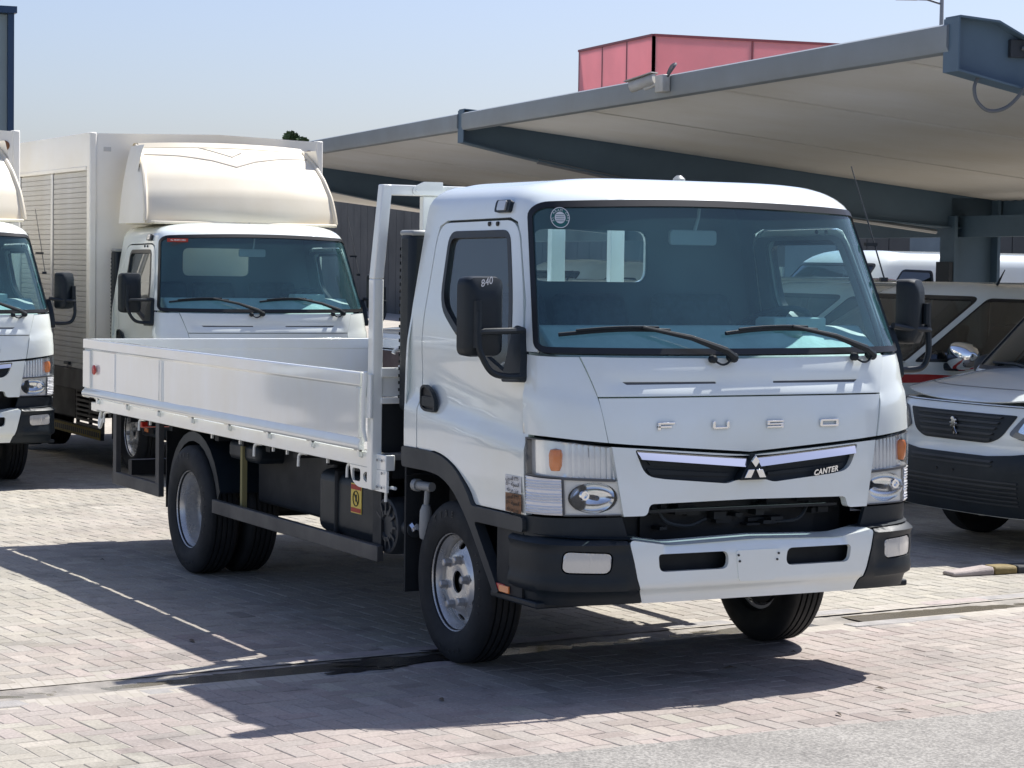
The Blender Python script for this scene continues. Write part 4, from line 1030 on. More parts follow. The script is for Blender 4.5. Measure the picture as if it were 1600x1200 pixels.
    MB().lathe([(.03, 0), (.028, .02), (.012, .035), (0, .036)], (.40, .02, 2.243), 'z', 12).build('roof_plug', 'bottle', root)
    # --- interior
    ds = MB(); pr = [(.955, 1.452), (.91, 1.485), (.80, 1.555), (.68, 1.592), (.58, 1.59), (.51, 1.52), (.50, 1.15), (.90, 1.15)]
    ds.prism(pr, lambda u, v, t: (u - .55 * abs(t) ** 3 * .22 * (u > .7), t, v), -.86, .86)
    vs2 = ds.v; da = ds.build('dashboard', 'dash', root, bevel=.012)
    MB().lathe([(.05, 0), (.06, .01), (.05, .06), (.0, .075)], (.70, .45, 1.535), 'z', 16).box(.56, .72, .35, .64, 1.56, 1.63).build('instrument_hood', 'dash', da, bevel=.02)
    sw = MB(); cS = Vector((.46, .50, 1.56)); axS = Vector((-.55, 0, .83)).normalized(); e1 = Vector((0, 1, 0)); e2 = axS.cross(e1)
    ring = [cS + (e1 * math.cos(2 * math.pi * k / 28) + e2 * math.sin(2 * math.pi * k / 28)) * .20 for k in range(29)]
    sw.tube(ring, .014, 8, cap=False); sw.tube([cS - axS * .35, cS - axS * .02], .03, 8)
    for k in (0, 2, 3.6): 
        a = k * math.pi / 2.6 + .3; sw.bar(cS, cS + (e1 * math.cos(a) + e2 * math.sin(a)) * .19, .035, .015)
    sw.lathe([(.05, -.02), (.055, .01), (0, .02)], tuple(cS), 'z', 14); sw.build('steering_wheel', 'ink', root)
    for yc, w_ in ((-.55, .24), (-.08, .22), (.50, .25)):
        st = MB(); st.box(-.20, .30, yc - w_, yc + w_, 1.08, 1.22)
        st.hexa([(-.20, yc - w_, 1.18), (-.08, yc - w_, 1.18), (-.08, yc + w_, 1.18), (-.20, yc + w_, 1.18)], [(-.30, yc - w_ * .9, 1.72), (-.22, yc - w_ * .9, 1.72), (-.22, yc + w_ * .9, 1.72), (-.30, yc + w_ * .9, 1.72)])
        st.build('seat', 'seat', root, bevel=.05, seg=3)
    MB().box(-.38, .92, -.93, .93, .93, 1.0).build('cab_floor', 'liner', root)
    im = MB(); im.prism(rect(-.125, .125, -.035, .035, .02), lambda u, v, t: (t, u, v + 1.99), .55, .57); io = im.build('interior_mirror', 'bottle', root, bevel=.004); MB().tube([(.56, .01, 2.02), (.59, .01, 2.08), (.60, .01, 2.14)], .008, 6).build('mirror_stem', 'bottle', io)

def cab_extras(root):
    pm = CH.P
    # round dealer sticker behind the windscreen
    cz, cy = 2.062, -.768; s0 = CH.sy(cy, cz)
    st = panel('sticker', pm, circ(s0, cz, .046, 32), [], 'teal', root, off=.002, step=.03, thick=0)
    panel('sticker_ring', pm, circ(s0, cz, .046, 32), [circ(s0, cz, .0425, 32)], 'stickwhite', st, off=.003, step=.03, thick=0)
    panel('sticker_disc', pm, circ(s0, cz, .026, 24), [], 'stickwhite', st, off=.003, step=.03, thick=0)
    for k in range(4): panel('sticker_line', pm, rect(s0 - .02, s0 + .02, cz - .016 + k * .009, cz - .0135 + k * .009), [], 'teal', st, off=.0036, step=.03, thick=0)
    q0 = pm(np.array([s0]), np.array([cz]))[0]; eu = pm(np.array([s0 + .01]), np.array([cz]))[0] - q0; ev = pm(np.array([s0]), np.array([cz + .01]))[0] - q0
    eu = Vector(eu).normalized(); ev = Vector(ev).normalized(); nn = eu.cross(ev).normalized(); nn = nn if nn.x > 0 else -nn
    msg = 'AL ARAM CARS'
    for i, c in enumerate(msg):
        if c == ' ': continue
        a = R(205) - R(230) * i / (len(msg) - 1); d = eu * math.cos(a) + ev * math.sin(a); tg = eu * math.sin(a) - ev * math.cos(a)
        text('letter', c, .015, Vector(q0) + d * .0345 + nn * .0045, tg, d, 'stickwhite', st, extrude=.0002)
    # plates with the weights on the door, in Arabic script
    def onside(x_, z_): return pm(np.array([CH.sx(x_, z_, -1)]), np.array([z_]))[0]
    for za, zb, mt_, ink in ((.868, .942, 'stickwhite', 'ink'), (.782, .864, 'stickbrown', 'ink')):
        sp = panel('weight_plate', pm, CH.fx(dens(rect(.655, .802, za, zb), .04), -1), [], mt_, root, off=.0035, step=.04, thick=0)
        for k, s_ in enumerate(('\uFEE5\uFEAF\uFEED \uFED4\uFEDF\uFE8D \u06F3\u06F4\u06F2\u06F0', '\u06F5\u06F6\u06F0\u06F0 \uFE94\uFEDF\uFEEE\uFEE4\uFEA4\uFEDF\uFE8D', '\uFEEA\uFEE0\uFEA7\uFEAE\uFEE3 \uFEE5\uFEAF\uFEED')):
            zz = zb - (zb - za) * (k + .5) / 3; q = Vector(onside(.728, zz)); ex = Vector(onside(.76, zz)) - Vector(onside(.69, zz))
            text('lettering', s_, .026, q + Vector((.003, -.009, 0)), ex, (0, 0, 1), ink, sp, extrude=.0003)
    # number written on the mirror
    mo = [c for c in root.children if c.name.startswith('mirror')][0]
    text('lettering', '840', .042, (.812, -1.185, 1.778), (-.10, .97, .28), (-.05, -.28, .96), 'stickwhite', mo, extrude=.0005, shear=.35)

# ------------------------------------------------------------------ wheels
TY = [(.220, -.070), (.232, -.090), (.262, -.103), (.300, -.107), (.335, -.103), (.360, -.092), (.372, -.080)]
gr = []
for t in (-.048, -.016, .016, .048): gr += [(.378, t - .0055), (.367, t - .0045), (.367, t + .0045), (.378, t + .0055)]
TYRE = TY + [(.377, -.072)] + gr + [(.377, .072)] + [(r, -t) for r, t in TY[::-1]]
def me_lathe(name, prof, n=56, closed=True, axis='y'): return MB().lathe(prof, (0, 0, 0), axis, n, closed).mesh(name, 30)
ME = {}
ME['tyre'] = me_lathe('tyre', TYRE); ME['tyre'].materials.append(MT['rubber'])
def tyre_text():
    # raised word on the sidewall
    out = MB()
    for body, r0, a0, da in (('TYRE', .318, R(118), -R(11)), ('TUBELESS', .315, R(30), -R(7)), ('RADIAL', .318, R(290), -R(9))):
        for i, c in enumerate(body):
            me = text_mesh(c, .045 if body == 'TYRE' else .026, .002); a = a0 + da * i
            for_v = []
            for v in me.vertices:
                d = Vector((math.cos(a), 0, math.sin(a))); tg = Vector((math.sin(a), 0, -math.cos(a)))
                p = d * (r0 + v.co.y) + tg * v.co.x; p.y = -.1065 - .0015 * (v.co.z > 0); for_v.append(p)
            out.add(for_v, [tuple(p.vertices) for p in me.polygons]); bpy.data.meshes.remove(me)
    return out.mesh('tyre_lettering')
ME['tyre_lettering'] = tyre_text(); ME['tyre_lettering'].materials.append(MT['grey'])
def rim_front():
    pf = lambda r: np.interp(r, [0, .055, .075, .125, .145, .185, .203], [-.060, -.060, -.064, -.064, -.050, -.030, -.012])
    holes = [circ(0, 0, .052, 24)] + [[(c[0] * math.cos(b) - c[1] * math.sin(b), c[0] * math.sin(b) + c[1] * math.cos(b)) for c in [(x + .168, y) for x, y in circ(0, 0, .018, 14, .031)]] for b in [R(30 + 60 * k) for k in range(6)]]
    o = panel('rim', lambda u, v: np.stack([u, pf(np.hypot(u, v)), v], -1), circ(0, 0, .203, 60), holes, 'rim', None, step=.013, thick=.008, ctr=np.array((0, .5, 0)))
    me = o.data; bpy.data.objects.remove(o); return me
ME['rim_disc'] = rim_front()
RB = [(.203, .06), (.203, -.03), (.207, -.05), (.221, -.068), (.226, -.082), (.234, -.087), (.236, -.080), (.229, -.074), (.222, -.06), (.222, .06)]
ME['rim_barrel'] = me_lathe('rim_barrel', RB); ME['rim_barrel'].materials.append(MT['rim'])
RD = [(.0, .07), (.10, .07), (.13, .055), (.17, .052), (.196, .07), (.202, .06), (.203, -.03), (.207, -.05), (.221, -.068), (.226, -.082), (.234, -.087), (.236, -.080), (.229, -.074), (.222, -.06), (.222, .09), (0, .09)]
ME['rim_rear'] = me_lathe('rim_rear', RD, closed=False); ME['rim_rear'].materials.append(MT['rim'])
nt = MB(); nt.lathe([(.027, .004), (.027, 0), (.0195, -.002), (.0195, -.032), (.015, -.036), (0, -.037)], n=6); ME['nut'] = nt.mesh('wheel_nut', 20); ME['nut'].materials.append(MT['nut'])
hb = MB(); hb.lathe([(.05, .02), (.05, -.02), (.042, -.035), (.02, -.045), (0, -.046)], n=24); hb.lathe([(.19, .06), (.19, .02), (0, .02)], n=32); ME['hub'] = hb.mesh('hub'); ME['hub'].materials.append(MT['chassis'])
rh_ = MB(); rh_.lathe([(.085, .08), (.085, .0), (.06, -.035), (.03, -.045), (0, -.045)], n=28); ME['rearhub'] = rh_.mesh('hub'); ME['rearhub'].materials.append(MT['steel'])
def wheel(root, x, y, z, side, rear=False, steer=0):
    w = empty('wheel', (x, y, z), 0 if side < 0 else math.pi, root); w.rotation_euler.z += steer
    def put(n, k, loc=(0, 0, 0)): o = link_mesh(n, ME[k], None, w, loc); return o
    put('tyre', 'tyre'); put('tyre_lettering', 'tyre_lettering')
    if not rear:
        put('rim', 'rim_disc'); put('rim_ring', 'rim_barrel'); put('hub', 'hub')
        for k in range(6):
            a = R(60 * k + 12); put('wheel_nut', 'nut', (.111 * math.cos(a), -.064, .111 * math.sin(a)))
    else:
        put('rim', 'rim_rear'); put('hub', 'rearhub', (0, .04, 0))
        for k in range(6):
            a = R(60 * k + 12); put('wheel_nut', 'nut', (.111 * math.cos(a), .060, .111 * math.sin(a)))
        put('inner_tyre', 'tyre', (0, .245, 0))
        MB().lathe([(.222, .17), (.222, .32), (.05, .32)], n=32).build('inner_rim', 'chassis', w)
    return w
def chassis_parts(root, xr=-3.35, xe=-5.2):
    wheel(root, 0, -.838, .378, -1); wheel(root, 0, .838, .378, 1)
    wheel(root, xr, -.930, .378, -1, True); wheel(root, xr, .930, .378, 1, True)
    for sg in (-1, 1): MB().box(xe, .9, sg * .34, sg * .41, .58, .80).build('chassis_rail', 'chassis', root)
    MB().tube([(0, -.72, .36), (0, -.4, .30), (0, .4, .30), (0, .72, .36)], .05, 8).build('front_axle', 'chassis', root)
    ax = MB(); ax.tube([(xr, -.62, .378), (xr, .62, .378)], .065, 10); ax.lathe([(.06, -.16), (.17, -.08), (.19, 0), (.17, .08), (.06, .16)], (xr, .05, .38), 'x', 16); ax.build('rear_axle', 'chassis', root)
    MB().tube([(-.5, 0, .55), (xr + .15, .05, .42)], .045, 8).build('drive_shaft', 'chassis', root)
    gb_ = MB(); gb_.box(-.9, .55, -.33, .33, .40, .85); gb_.build('engine_and_gearbox', 'chassis', root, bevel=.05)
    for sg in (-1, 1):
        ls = MB(); n = 7
        for k in range(3): ls.bar((xr - .6, sg * .38, .50 - k * .012), (xr, sg * .38, .46 - k * .012), .07, .011); ls.bar((xr, sg * .38, .46 - k * .012), (xr + .6, sg * .38, .50 - k * .012), .07, .011)
        ls.build('leaf_spring', 'chassis', root)
cab_parts(truck); cab_extras(truck); chassis_parts(truck)

# ------------------------------------------------------------------ cargo bed of the front truck
XR, XFB = -5.27, -.745
ZF = .93                                                     # top of the bed floor
bed = MB(); bed.box(XR + .02, -.56, -.984, .984, ZF - .03, ZF)
bed.build('bed_floor', 'bedfloor', truck)
for sg in (-1, 1):
    rl = MB(); rl.box(XR + .15, -.52, sg * .985, sg * 1.035, .852, ZF - .002); bo = rl.build('side_rail', 'bedwhite', truck, bevel=.004)
    # dropside: recessed sheet between a deep top band, a bottom band and end stiles
    yo, yi, ys_ = sg * 1.078, sg * 1.046, sg * 1.066
    g = MB(); g.box(XR, XFB, yi, ys_, .962, 1.26)
    pr = [(.0, .0), (.018, .0), (.032, .014), (.032, .070), (.026, .078), (.0, .078)]
    g.prism(pr, lambda u, v, t: (t, yi + sg * (u - .0), 1.242 + v), XR, XFB)
    pb = [(.0, .0), (.026, .0), (.034, .012), (.034, .03), (.020, .062), (.0, .062)]
    g.prism(pb, lambda u, v, t: (t, yi + sg * u, .936 + v), XR + .004, XFB - .004)
    g.box(XR + .002, XR + .155, yi, yo + sg * .001, .997, 1.243).box(XFB - .045, XFB - .001, yi, yo + sg * .001, .997, 1.243)
    gate = g.build('side_gate', 'bedwhite', truck, bevel=.004)
    for xx, ww in ((-4.62, .012), (-3.72, .05)):
        r_ = MB(); r_.hexa([(xx - ww, ys_, 1.0), (xx + ww, ys_, 1.0), (xx + ww * .6, ys_ + sg * .006, 1.0), (xx - ww * .6, ys_ + sg * .006, 1.0)], [(xx - ww, ys_, 1.24), (xx + ww, ys_, 1.24), (xx + ww * .6, ys_ + sg * .006, 1.24), (xx - ww * .6, ys_ + sg * .006, 1.24)]); r_.build('gate_rib', 'bedwhite', gate)
    MB().lathe([(.032, -.002), (.032, .006), (.026, .009), (0, .010)], (-5.02, yo, 1.122), 'y', 20, sgn=sg).build('red_reflector', 'red', gate)
    hm = None
    for k in range(8):
        x0 = -5.06 + k * .6045
        h = MB(); h.box(x0 - .028, x0 + .028, sg * 1.0355, sg * 1.042, .893, .925); h.tube([(x0 - .035, sg * 1.046, .932), (x0 + .035, sg * 1.046, .932)], .008, 8); h.box(x0 + .01, x0 + .035, sg * 1.036, sg * 1.056, .900, .935)
        h.build('hinge', 'bedwhite', truck)
    for x0 in (-5.0, -4.28, -2.30, -1.66, -1.02, -.55):
        hk = MB(); zb = .852 if x0 < -.9 else .775; hk.tube(spline([(x0 + .09, sg * 1.01, zb - .002), (x0 + .03, sg * 1.012, zb - .004), (x0, sg * 1.015, zb - .02), (x0 - .005, sg * 1.016, zb - .075)]), .0085, 8); hk.build('rope_hook', 'bedwhite', truck)
    pn = MB()
    for x0 in (-4.1, -3.0, -2.55, -2.05, -1.85, -1.3): pn.box(x0, x0 + .012, sg * 1.0, sg * 1.012, .825, .853)
    pn.build('rail_pin', 'bedwhite', bo)
    # front corner plate with two holes
    po = rnd([(-.945, .852), (-.92, .775, .05), (-.85, .748, .03), (-.505, .748), (-.505, .852)], 0)
    pl_ = panel('corner_plate', lambda u, v: np.stack([u, 0 * u + sg * 1.0365, v], -1), po, [rect(-.915, -.815, .775, .838, .02), circ(-.735, .805, .048, 16, .026)], 'bedwhite', truck, step=.05, thick=.012)
    rv = MB()
    for x0, z0 in ((-.60, .90), (-.60, .77), (-.545, .90), (-.545, .84), (-.545, .77)): rv.lathe([(.007, 0), (.007, .004), (0, .005)], (x0, sg * 1.043, z0), 'y', 8, sgn=sg)
    rv.build('rivet', 'galv', pl_)
    # latch
    lt = MB(); lt.box(-.735, -.655, sg * 1.05, sg * 1.072, 1.225, 1.315); lt.box(-.665, -.615, sg * 1.064, sg * 1.078, 1.10, 1.315); lt.tube([(-.655, sg * 1.085, 1.325), (-.668, sg * 1.09, 1.20), (-.675, sg * 1.085, 1.04), (-.655, sg * 1.078, .985)], [.012, .013, .012, .008], 8)
    lt.build('gate_latch', 'bedwhite', truck, bevel=.003)
MB().box(XR + .06, XFB - .06, 1.030, 1.044, .97, 1.238).build('inner_sheet', 'brownsheet', truck)  # thin brown sheet giving the far gate its inner tone
# tail gate
g = MB(); g.box(XR - .004, XR + .026, -1.0, 1.0, .962, 1.25); g.box(XR - .022, XR + .03, -1.04, 1.04, 1.244, 1.318); g.box(XR - .020, XR + .03, -1.03, 1.03, .936, .998)
for yy in (-.995, -.33, .33, .995): g.box(XR - .018, XR - .002, yy - .035, yy + .035, .997, 1.245)
g.build('tail_gate', 'bedwhite', truck, bevel=.005)
MB().box(XR, XR + .12, -1.02, 1.02, .84, ZF - .033).build('rear_sill', 'bedwhite', truck, bevel=.004)
for sg in (-1, 1):
    k_ = MB(); k_.tube([(XR - .03, sg * 1.05, .955), (XR + .03, sg * 1.05, .955)], .028, 12); k_.tube(spline([(XR + .14, sg * .99, .85), (XR + .13, sg * 1.0, .79), (XR + .16, sg * 1.01, .74), (XR + .19, sg * 1.0, .80)]), .012, 8); k_.build('tail_gate_hinge', 'bedwhite', truck)
for k in range(12):
    x0 = XR + .25 + k * .4; MB().box(x0, x0 + .06, -.98, .98, .81, ZF - .031).build('cross_member', 'chassis', truck)
# headboard frame
hbp = MB()
for sg in (-1, 1):
    xa, xb2 = -.690, -.628
    hbp.hexa([(xa, sg * 1.006, .75), (xb2, sg * 1.006, .75), (xb2, sg * 1.060, .75), (xa, sg * 1.060, .75)], [(xa, sg * 1.006, 1.775), (xb2, sg * 1.006, 1.775), (xb2, sg * 1.060, 1.775), (xa, sg * 1.060, 1.775)])
    hbp.hexa([(xa, sg * 1.006, 1.775), (xb2, sg * 1.006, 1.775), (xb2, sg * 1.060, 1.775), (xa, sg * 1.060, 1.775)], [(xa + .005, sg * .965, 2.232), (xb2, sg * .965, 2.232), (xb2, sg * 1.018, 2.232), (xa + .005, sg * 1.018, 2.232)])
hbp.box(-.676, -.628, -.975, .975, 2.180, 2.232)
HB = hbp.build('headboard', 'bedwhite', truck, bevel=.006)
MB().box(-.676, -.622, -1.016, 1.016, 1.300, 1.345).build('middle_rail', 'bedwhite', HB, bevel=.004)
MB().box(-.665, -.640, -1.016, 1.016, ZF + .002, 1.168).build('gap_shade_board', 'chassis', HB)  # black board stands for the shaded gap behind the cab
MB().box(-.665, -.640, -1.016, 1.016, 1.205, 1.2985).build('upper_board', 'bedwhite', HB); MB().box(-.68, -.62, -1.016, 1.016, 1.17, 1.20).build('lower_rail', 'bedwhite', HB, bevel=.004)
for yy in (-.76, -.36, -.045, .30, .70): MB().box(-.674, -.630, yy - .04, yy + .04, 1.346, 2.179).build('upright', 'bedwhite', HB, bevel=.004)
for sg in (-1, 1):
    tg_ = MB(); tg_.prism(rnd([(.70, 2.185), (.86, 2.185, .03), (.86, 2.222, .03), (.80, 2.25), (.70, 2.25)], .005), lambda u, v, t: (t, sg * u, v), -.627, -.619); tg_.lathe([(.008, 0), (.008, .006), (0, .007)], (-.619, sg * .84, 2.205), 'x', 8); tg_.build('frame_bracket', 'bedwhite', HB)
    hk = MB(); hk.tube(spline([(-.61, sg * .93, 1.345), (-.60, sg * .905, 1.36), (-.60, sg * .90, 1.40), (-.60, sg * .92, 1.435), (-.60, sg * .955, 1.43), (-.60, sg * .965, 1.415)]), .011, 8); hk.build('rope_hook', 'bedwhite', HB)
# black intake duct up the back of the cab
dc = MB(); dc.box(-.57, -.435, -.955, -.835, 1.14, 2.0)
DU = dc.build('intake_duct', 'black', truck, bevel=.03, seg=3)
ri = MB()
for k in range(22): ri.box(-.5735, -.569, -.95, -.84, 1.20 + k * .034, 1.215 + k * .034)
ri.build('duct_rib', 'black', DU)
MB().box(-.575, -.43, -.953, -.837, 1.985, 2.012).build('duct_cap', 'bottle', DU, bevel=.012)
# side guards
for sg in (-1, 1):
    y0, y1 = sg * .995, sg * 1.03
    sgd = MB(); sgd.box(-2.93, -.62, y0, y1, .400, .478); GD = sgd.build('side_guard', 'steel', truck, bevel=.004)
    for xx in (-.70, ): MB().hexa([(xx - .05, y0, .47), (xx + .05, y0, .47), (xx + .05, y0 - sg * .04, .47), (xx - .05, y0 - sg * .04, .47)], [(xx - .10, y0 - sg * .02, .86), (xx, y0 - sg * .02, .86), (xx, y0 - sg * .06, .86), (xx - .10, y0 - sg * .06, .86)]).build('guard_post', 'chassis', GD)
    MB().box(-2.62, -2.59, y0 - sg * .05, y0 - sg * .02, .46, .86).build('guard_post', 'strap', GD)
    rg_ = MB(); rg_.box(-4.78, -3.86, y0, y1, .400, .480); RG = rg_.build('rear_side_guard', 'steel', truck, bevel=.004)
    for xx in (-4.77, -3.93): MB().box(xx, xx + .065, y0 + sg * .001, y1 - sg * .002, .476, .855).build('guard_post', 'steel', RG)
    # rear mudguard over the twin wheels
    arc = [(-3.35 + .46 * math.cos(a), .378 + .46 * math.sin(a)) for a in np.linspace(R(18), R(172), 14)]
    mg = MB(); vs = []
    for x_, z_ in arc: vs += [(x_, sg * .985, min(z_, .845) - .01), (x_, sg * .985, min(z_, .845)), (x_, sg * .55, min(z_, .845)), (x_, sg * .55, min(z_, .845) - .01)]
    n_ = len(arc); mg.add(vs, [(4 * i + a, 4 * i + (a + 1) % 4, 4 * i + 4 + (a + 1) % 4, 4 * i + 4 + a) for i in range(n_ - 1) for a in range(4)])
    vs = []
    for x_, z_ in arc: vs += [(x_, sg * .988, min(z_, .845) - .0), (x_ * .93 + -3.35 * .07, sg * .990, min(z_, .845) - .055)]
    mg.add(vs, [(2 * i, 2 * i + 1, 2 * i + 3, 2 * i + 2) for i in range(n_ - 1)])
    mg.build('rear_mudguard', 'black', truck)
    MB().box(-3.93, -3.915, sg * .58, sg * .96, .33, .80).build('mud_flap', 'rubber', truck)
    MB().box(-2.86, -2.40, sg * .56, sg * .96, .72, .83).build('mudguard_wing', 'black', truck, bevel=.03)
# fuel tank with sticker, round canister, dark shade box, reservoir
tk = MB(); tk.box(-1.62, -.78, -.93, -.45, .44, .775); TK = tk.build('fuel_tank', 'black', truck, bevel=.06, seg=4)
MB().box(-1.36, -1.33, -.945, -.44, .43, .785).build('tank_strap', 'chassis', TK, bevel=.03)
st = MB().box(-1.16, -1.03, -.934, -.931, .585, .735).build('warning_sticker', 'stickyellow', TK)
MB().box(-1.155, -1.035, -.936, -.9345, .705, .73).build('sticker_band', 'inkred', TK)
MB().box(-1.155, -1.035, -.936, -.9345, .59, .612).build('sticker_band', 'inkred', TK)
tr_ = MB(); tr_.tube([(-1.095 + .035 * math.cos(a), -.936, .66 + .038 * math.sin(a)) for a in np.linspace(0, 6.283, 25)], .0025, 6, cap=False); tr_.bar((-1.118, -.936, .685), (-1.072, -.936, .635), .003, .004); tr_.box(-1.10, -1.085, -.937, -.9355, .645, .68); tr_.build('warning_symbol', 'ink', TK)
MB().box(-.88, -.83, -.934, -.931, .56, .68).build('warning_sticker', 'stickyellow', TK)
cn = MB(); cn.lathe([(.0, -.975), (.05, -.975), (.055, -.985), (.075, -.985), (.08, -.975), (.105, -.975), (.125, -.985), (.135, -.98), (.14, -.95), (.14, -.55), (0, -.55)], (-.62, 0, .575), 'y', 36); CN = cn.build('air_canister', 'grey', truck)
rb2 = MB()
for k in range(12):
    a = 2 * math.pi * k / 12; rb2.bar((-.62 + .06 * math.cos(a), -.982, .575 + .06 * math.sin(a)), (-.62 + .12 * math.cos(a), -.982, .575 + .12 * math.sin(a)), .012, .012, up=(0, 1, 0))
rb2.build('canister_rib', 'grey', CN)
MB().tube([(-.48, -.93, .58), (-.40, -.93, .58)], .04, 12).build('canister_pipe', 'grey', CN)
cl = MB(); cl.tube([(-.39, -.95, .60), (-.36, -.95, .585), (-.33, -.95, .60)], .018, 6); cl.build('hose_clip', 'chrome', CN)
rs = MB(); rs.tube([(-.30, -.93, .55), (-.29, -.93, .58), (-.285, -.93, .68), (-.28, -.93, .71)], [.022, .030, .030, .020], 10); rs.tube([(-.28, -.93, .71), (-.27, -.93, .78)], .014, 10); rs.tube([(-.33, -.95, .80), (-.22, -.93, .80)], .022, 12); rs.tube([(-.355, -.955, .80), (-.325, -.95, .80)], .030, 12)
rs.build('coolant_reservoir', 'bottle', truck)
MB().box(-2.80, -1.68, -.80, -.42, .47, .845).build('underbody_shade_box', 'chassis', truck, bevel=.02)  # black box stands for the deep shade between tank and rear wheel
for sg in (-1, 1): MB().box(-1.3, -.8, sg * .42, sg * .9, .84, .86).build('tank_bracket', 'chassis', truck)
rl2 = MB(); rl2.box(-5.15, -5.08, -.80, .80, .42, .52); rl2.build('rear_underrun_bar', 'chassis', truck)
for sg in (-1, 1):
    MB().box(-5.14, -5.09, sg * .45, sg * .50, .5, .82).build('underrun_post', 'chassis', truck)
    tl = MB().box(-5.30, -5.25, sg * .40, sg * .68, .72, .82).build('tail_lamp', 'red', truck, bevel=.01)
MB().box(-.555, -.425, -.80, .80, .84, 1.48).build('gap_sun_block', 'chassis', truck, bevel=.03)  # unseen box added to stop sun shining through behind the cab

# ------------------------------------------------------------------ the two box trucks parked behind
BEDN = {'bed_floor', 'side_rail', 'side_gate', 'hinge', 'rope_hook', 'corner_plate', 'gate_latch', 'tail_gate', 'rear_sill', 'tail_gate_hinge', 'cross_member', 'headboard', 'side_guard', 'rear_side_guard',
        'sticker', 'weight_plate', 'lettering', 'fuel_tank', 'air_canister', 'coolant_reservoir', 'spare_tyre', 'rear_underrun_bar', 'underrun_post', 'tail_lamp', 'underbody_shade_box', 'tank_bracket', 'mudguard_wing', 'intake_duct'}
bt = copy_tree(truck, None, BEDN); bt.name = 'box_truck'
bt.location = (-10.223, 1.821, -.077); bt.rotation_euler = (0, 0, -.016)
tag(bt, 'white box truck with cream roof deflector parked behind the flatbed', 'truck', 'white cab-over trucks')
copy_tree(DU, bt)
text('windscreen_label', 'AL ARAM CARS', .020, (.70 + .035, -.745, 2.092), (0, 1, 0), (-.37, 0, .93), 'stickwhite', bt, extrude=.0005)
MB().box(.722, .724, -.84, -.65, 2.075, 2.107).build('windscreen_sticker', 'inkred', bt)
def box_body(root):
    x0, x1, w, zb, ztp = -5.3, -.62, 1.13,   .86, 3.07
    fr = MB(); pr = [(-w + .02, zb), (w - .02, zb), (w - .02, ztp - .02), (.1, ztp + .018), (-w + .02, ztp - .02)]
    fr.prism(pr, lambda u, v, t: (t, u, v), x0 + .02, x1 - .03); bd = fr.build('cargo_box', 'boxwhite', root)
    # front wall sheet and its corner posts
    pf = [(-w + .03, zb), (w - .03, zb), (w - .03, ztp - .01), (.1, ztp + .022), (-w + .03, ztp - .01)]
    MB().prism(pf, lambda u, v, t: (t, u, v), x1 - .028, x1).build('front_wall', 'boxwhite', root)
    for sg in (-1, 1):
        MB().box(x1 - .09, x1 + .012, sg * (w - .055), sg * (w + .012), zb - .02, ztp).build('corner_post', 'boxwhite', root, bevel=.012)
        MB().box(x0, x1 - .092, sg * (w - .018), sg * (w + .006), 2.76, ztp).build('side_band', 'boxwhite', root, bevel=.005)
        MB().box(x0, x1 - .092, sg * (w - .018), sg * (w + .022), 2.725, 2.762).build('drip_rail', 'boxwhite', root, bevel=.005)
        MB().box(x0, x1 - .02, sg * (w - .04), sg * (w + .004), .70, zb + .03).build('bottom_rail', 'steel', root, bevel=.004)
        xs = [x1 - .10, x1 - 1.30, x1 - 2.50, x1 - 3.70, x0]
        sm = None
        for k in range(4):
            a, b = xs[k + 1] + .05, xs[k] - .015
            MB().box(xs[k + 1] - .02, xs[k + 1] + .045, sg * (w - .018), sg * (w + .008), zb + .03, 2.724).build('shutter_post', 'alu', root, bevel=.004)
            if (sg > 0 and k > 0): continue
            nsl = 38; h = (2.722 - zb - .035) / nsl; key = (a - b)
            s_ = MB(); s_.prism([(-.010, .001), (-.0055, h * .08), (-.004, h * .5), (-.0055, h * .94), (-.010, h - .001), (-.02, h - .003), (-.02, .002)], lambda u, v, t: (t, sg * (w + u), v), a, b)
            me_ = s_.mesh('shutter_slat', 25); me_.materials.append(MT['shutter'])
            sh = empty('roller_shutter', (0, 0, 0), 0, root)
            for i in range(nsl): link_mesh('shutter_slat', me_, None, sh, (0, 0, zb + .033 + h * i))
            MB().box((a + b) / 2 - .08, (a + b) / 2 + .08, sg * (w + .004), sg * (w + .03), zb + .06, zb + .09).build('shutter_handle', 'black', sh, bevel=.004)
    # marker lamps and a worn sticker on the front wall
    MB().lathe([(.045, -.002), (.045, .012), (.03, .018), (0, .018)], (x1, w - .13, ztp - .14), 'x', 18).build('marker_lamp', 'stickbrown', root)
    MB().box(x1, x1 + .003, -w + .12, -w + .19, ztp - .17, ztp - .13).build('worn_sticker', 'soffit', root)
    # underside: side ladder guard, boxes, yellow warning strip
    for sg in (-1, 1):
        for k in range(8): MB().box(-1.55, -.75, sg * .96, sg * .99, .34 + k * .045, .362 + k * .045).build('ladder_bar', 'steel', root)
        for x_ in (-1.56, -1.14, -.75): MB().box(x_, x_ + .03, sg * .955, sg * .985, .30, .70).build('ladder_post', 'steel', root)
        MB().box(-2.95, -1.62, sg * .60, sg * .97, .38, .70).build('tool_box', 'chassis', root, bevel=.02)
        ys = MB(); ys.box(-2.6, -.75, sg * .985, sg * .995, .24, .33); Y_ = ys.build('warning_strip', 'stripyellow', root)
        ink = MB()
        for k in range(26): ink.box(-2.55 + k * .07, -2.55 + k * .07 + .045, sg * .995, sg * .997, .262, .308)
        ink.build('strip_print', 'ink', Y_)['kind'] = 'stuff'
        MB().box(-2.6, -.75, sg * .95, sg * .984, .235, .335).build('strip_bracket', 'chassis', root)
    MB().box(-5.2, -.6, -.9, .9, .80, .858).build('sub_frame', 'chassis', root)
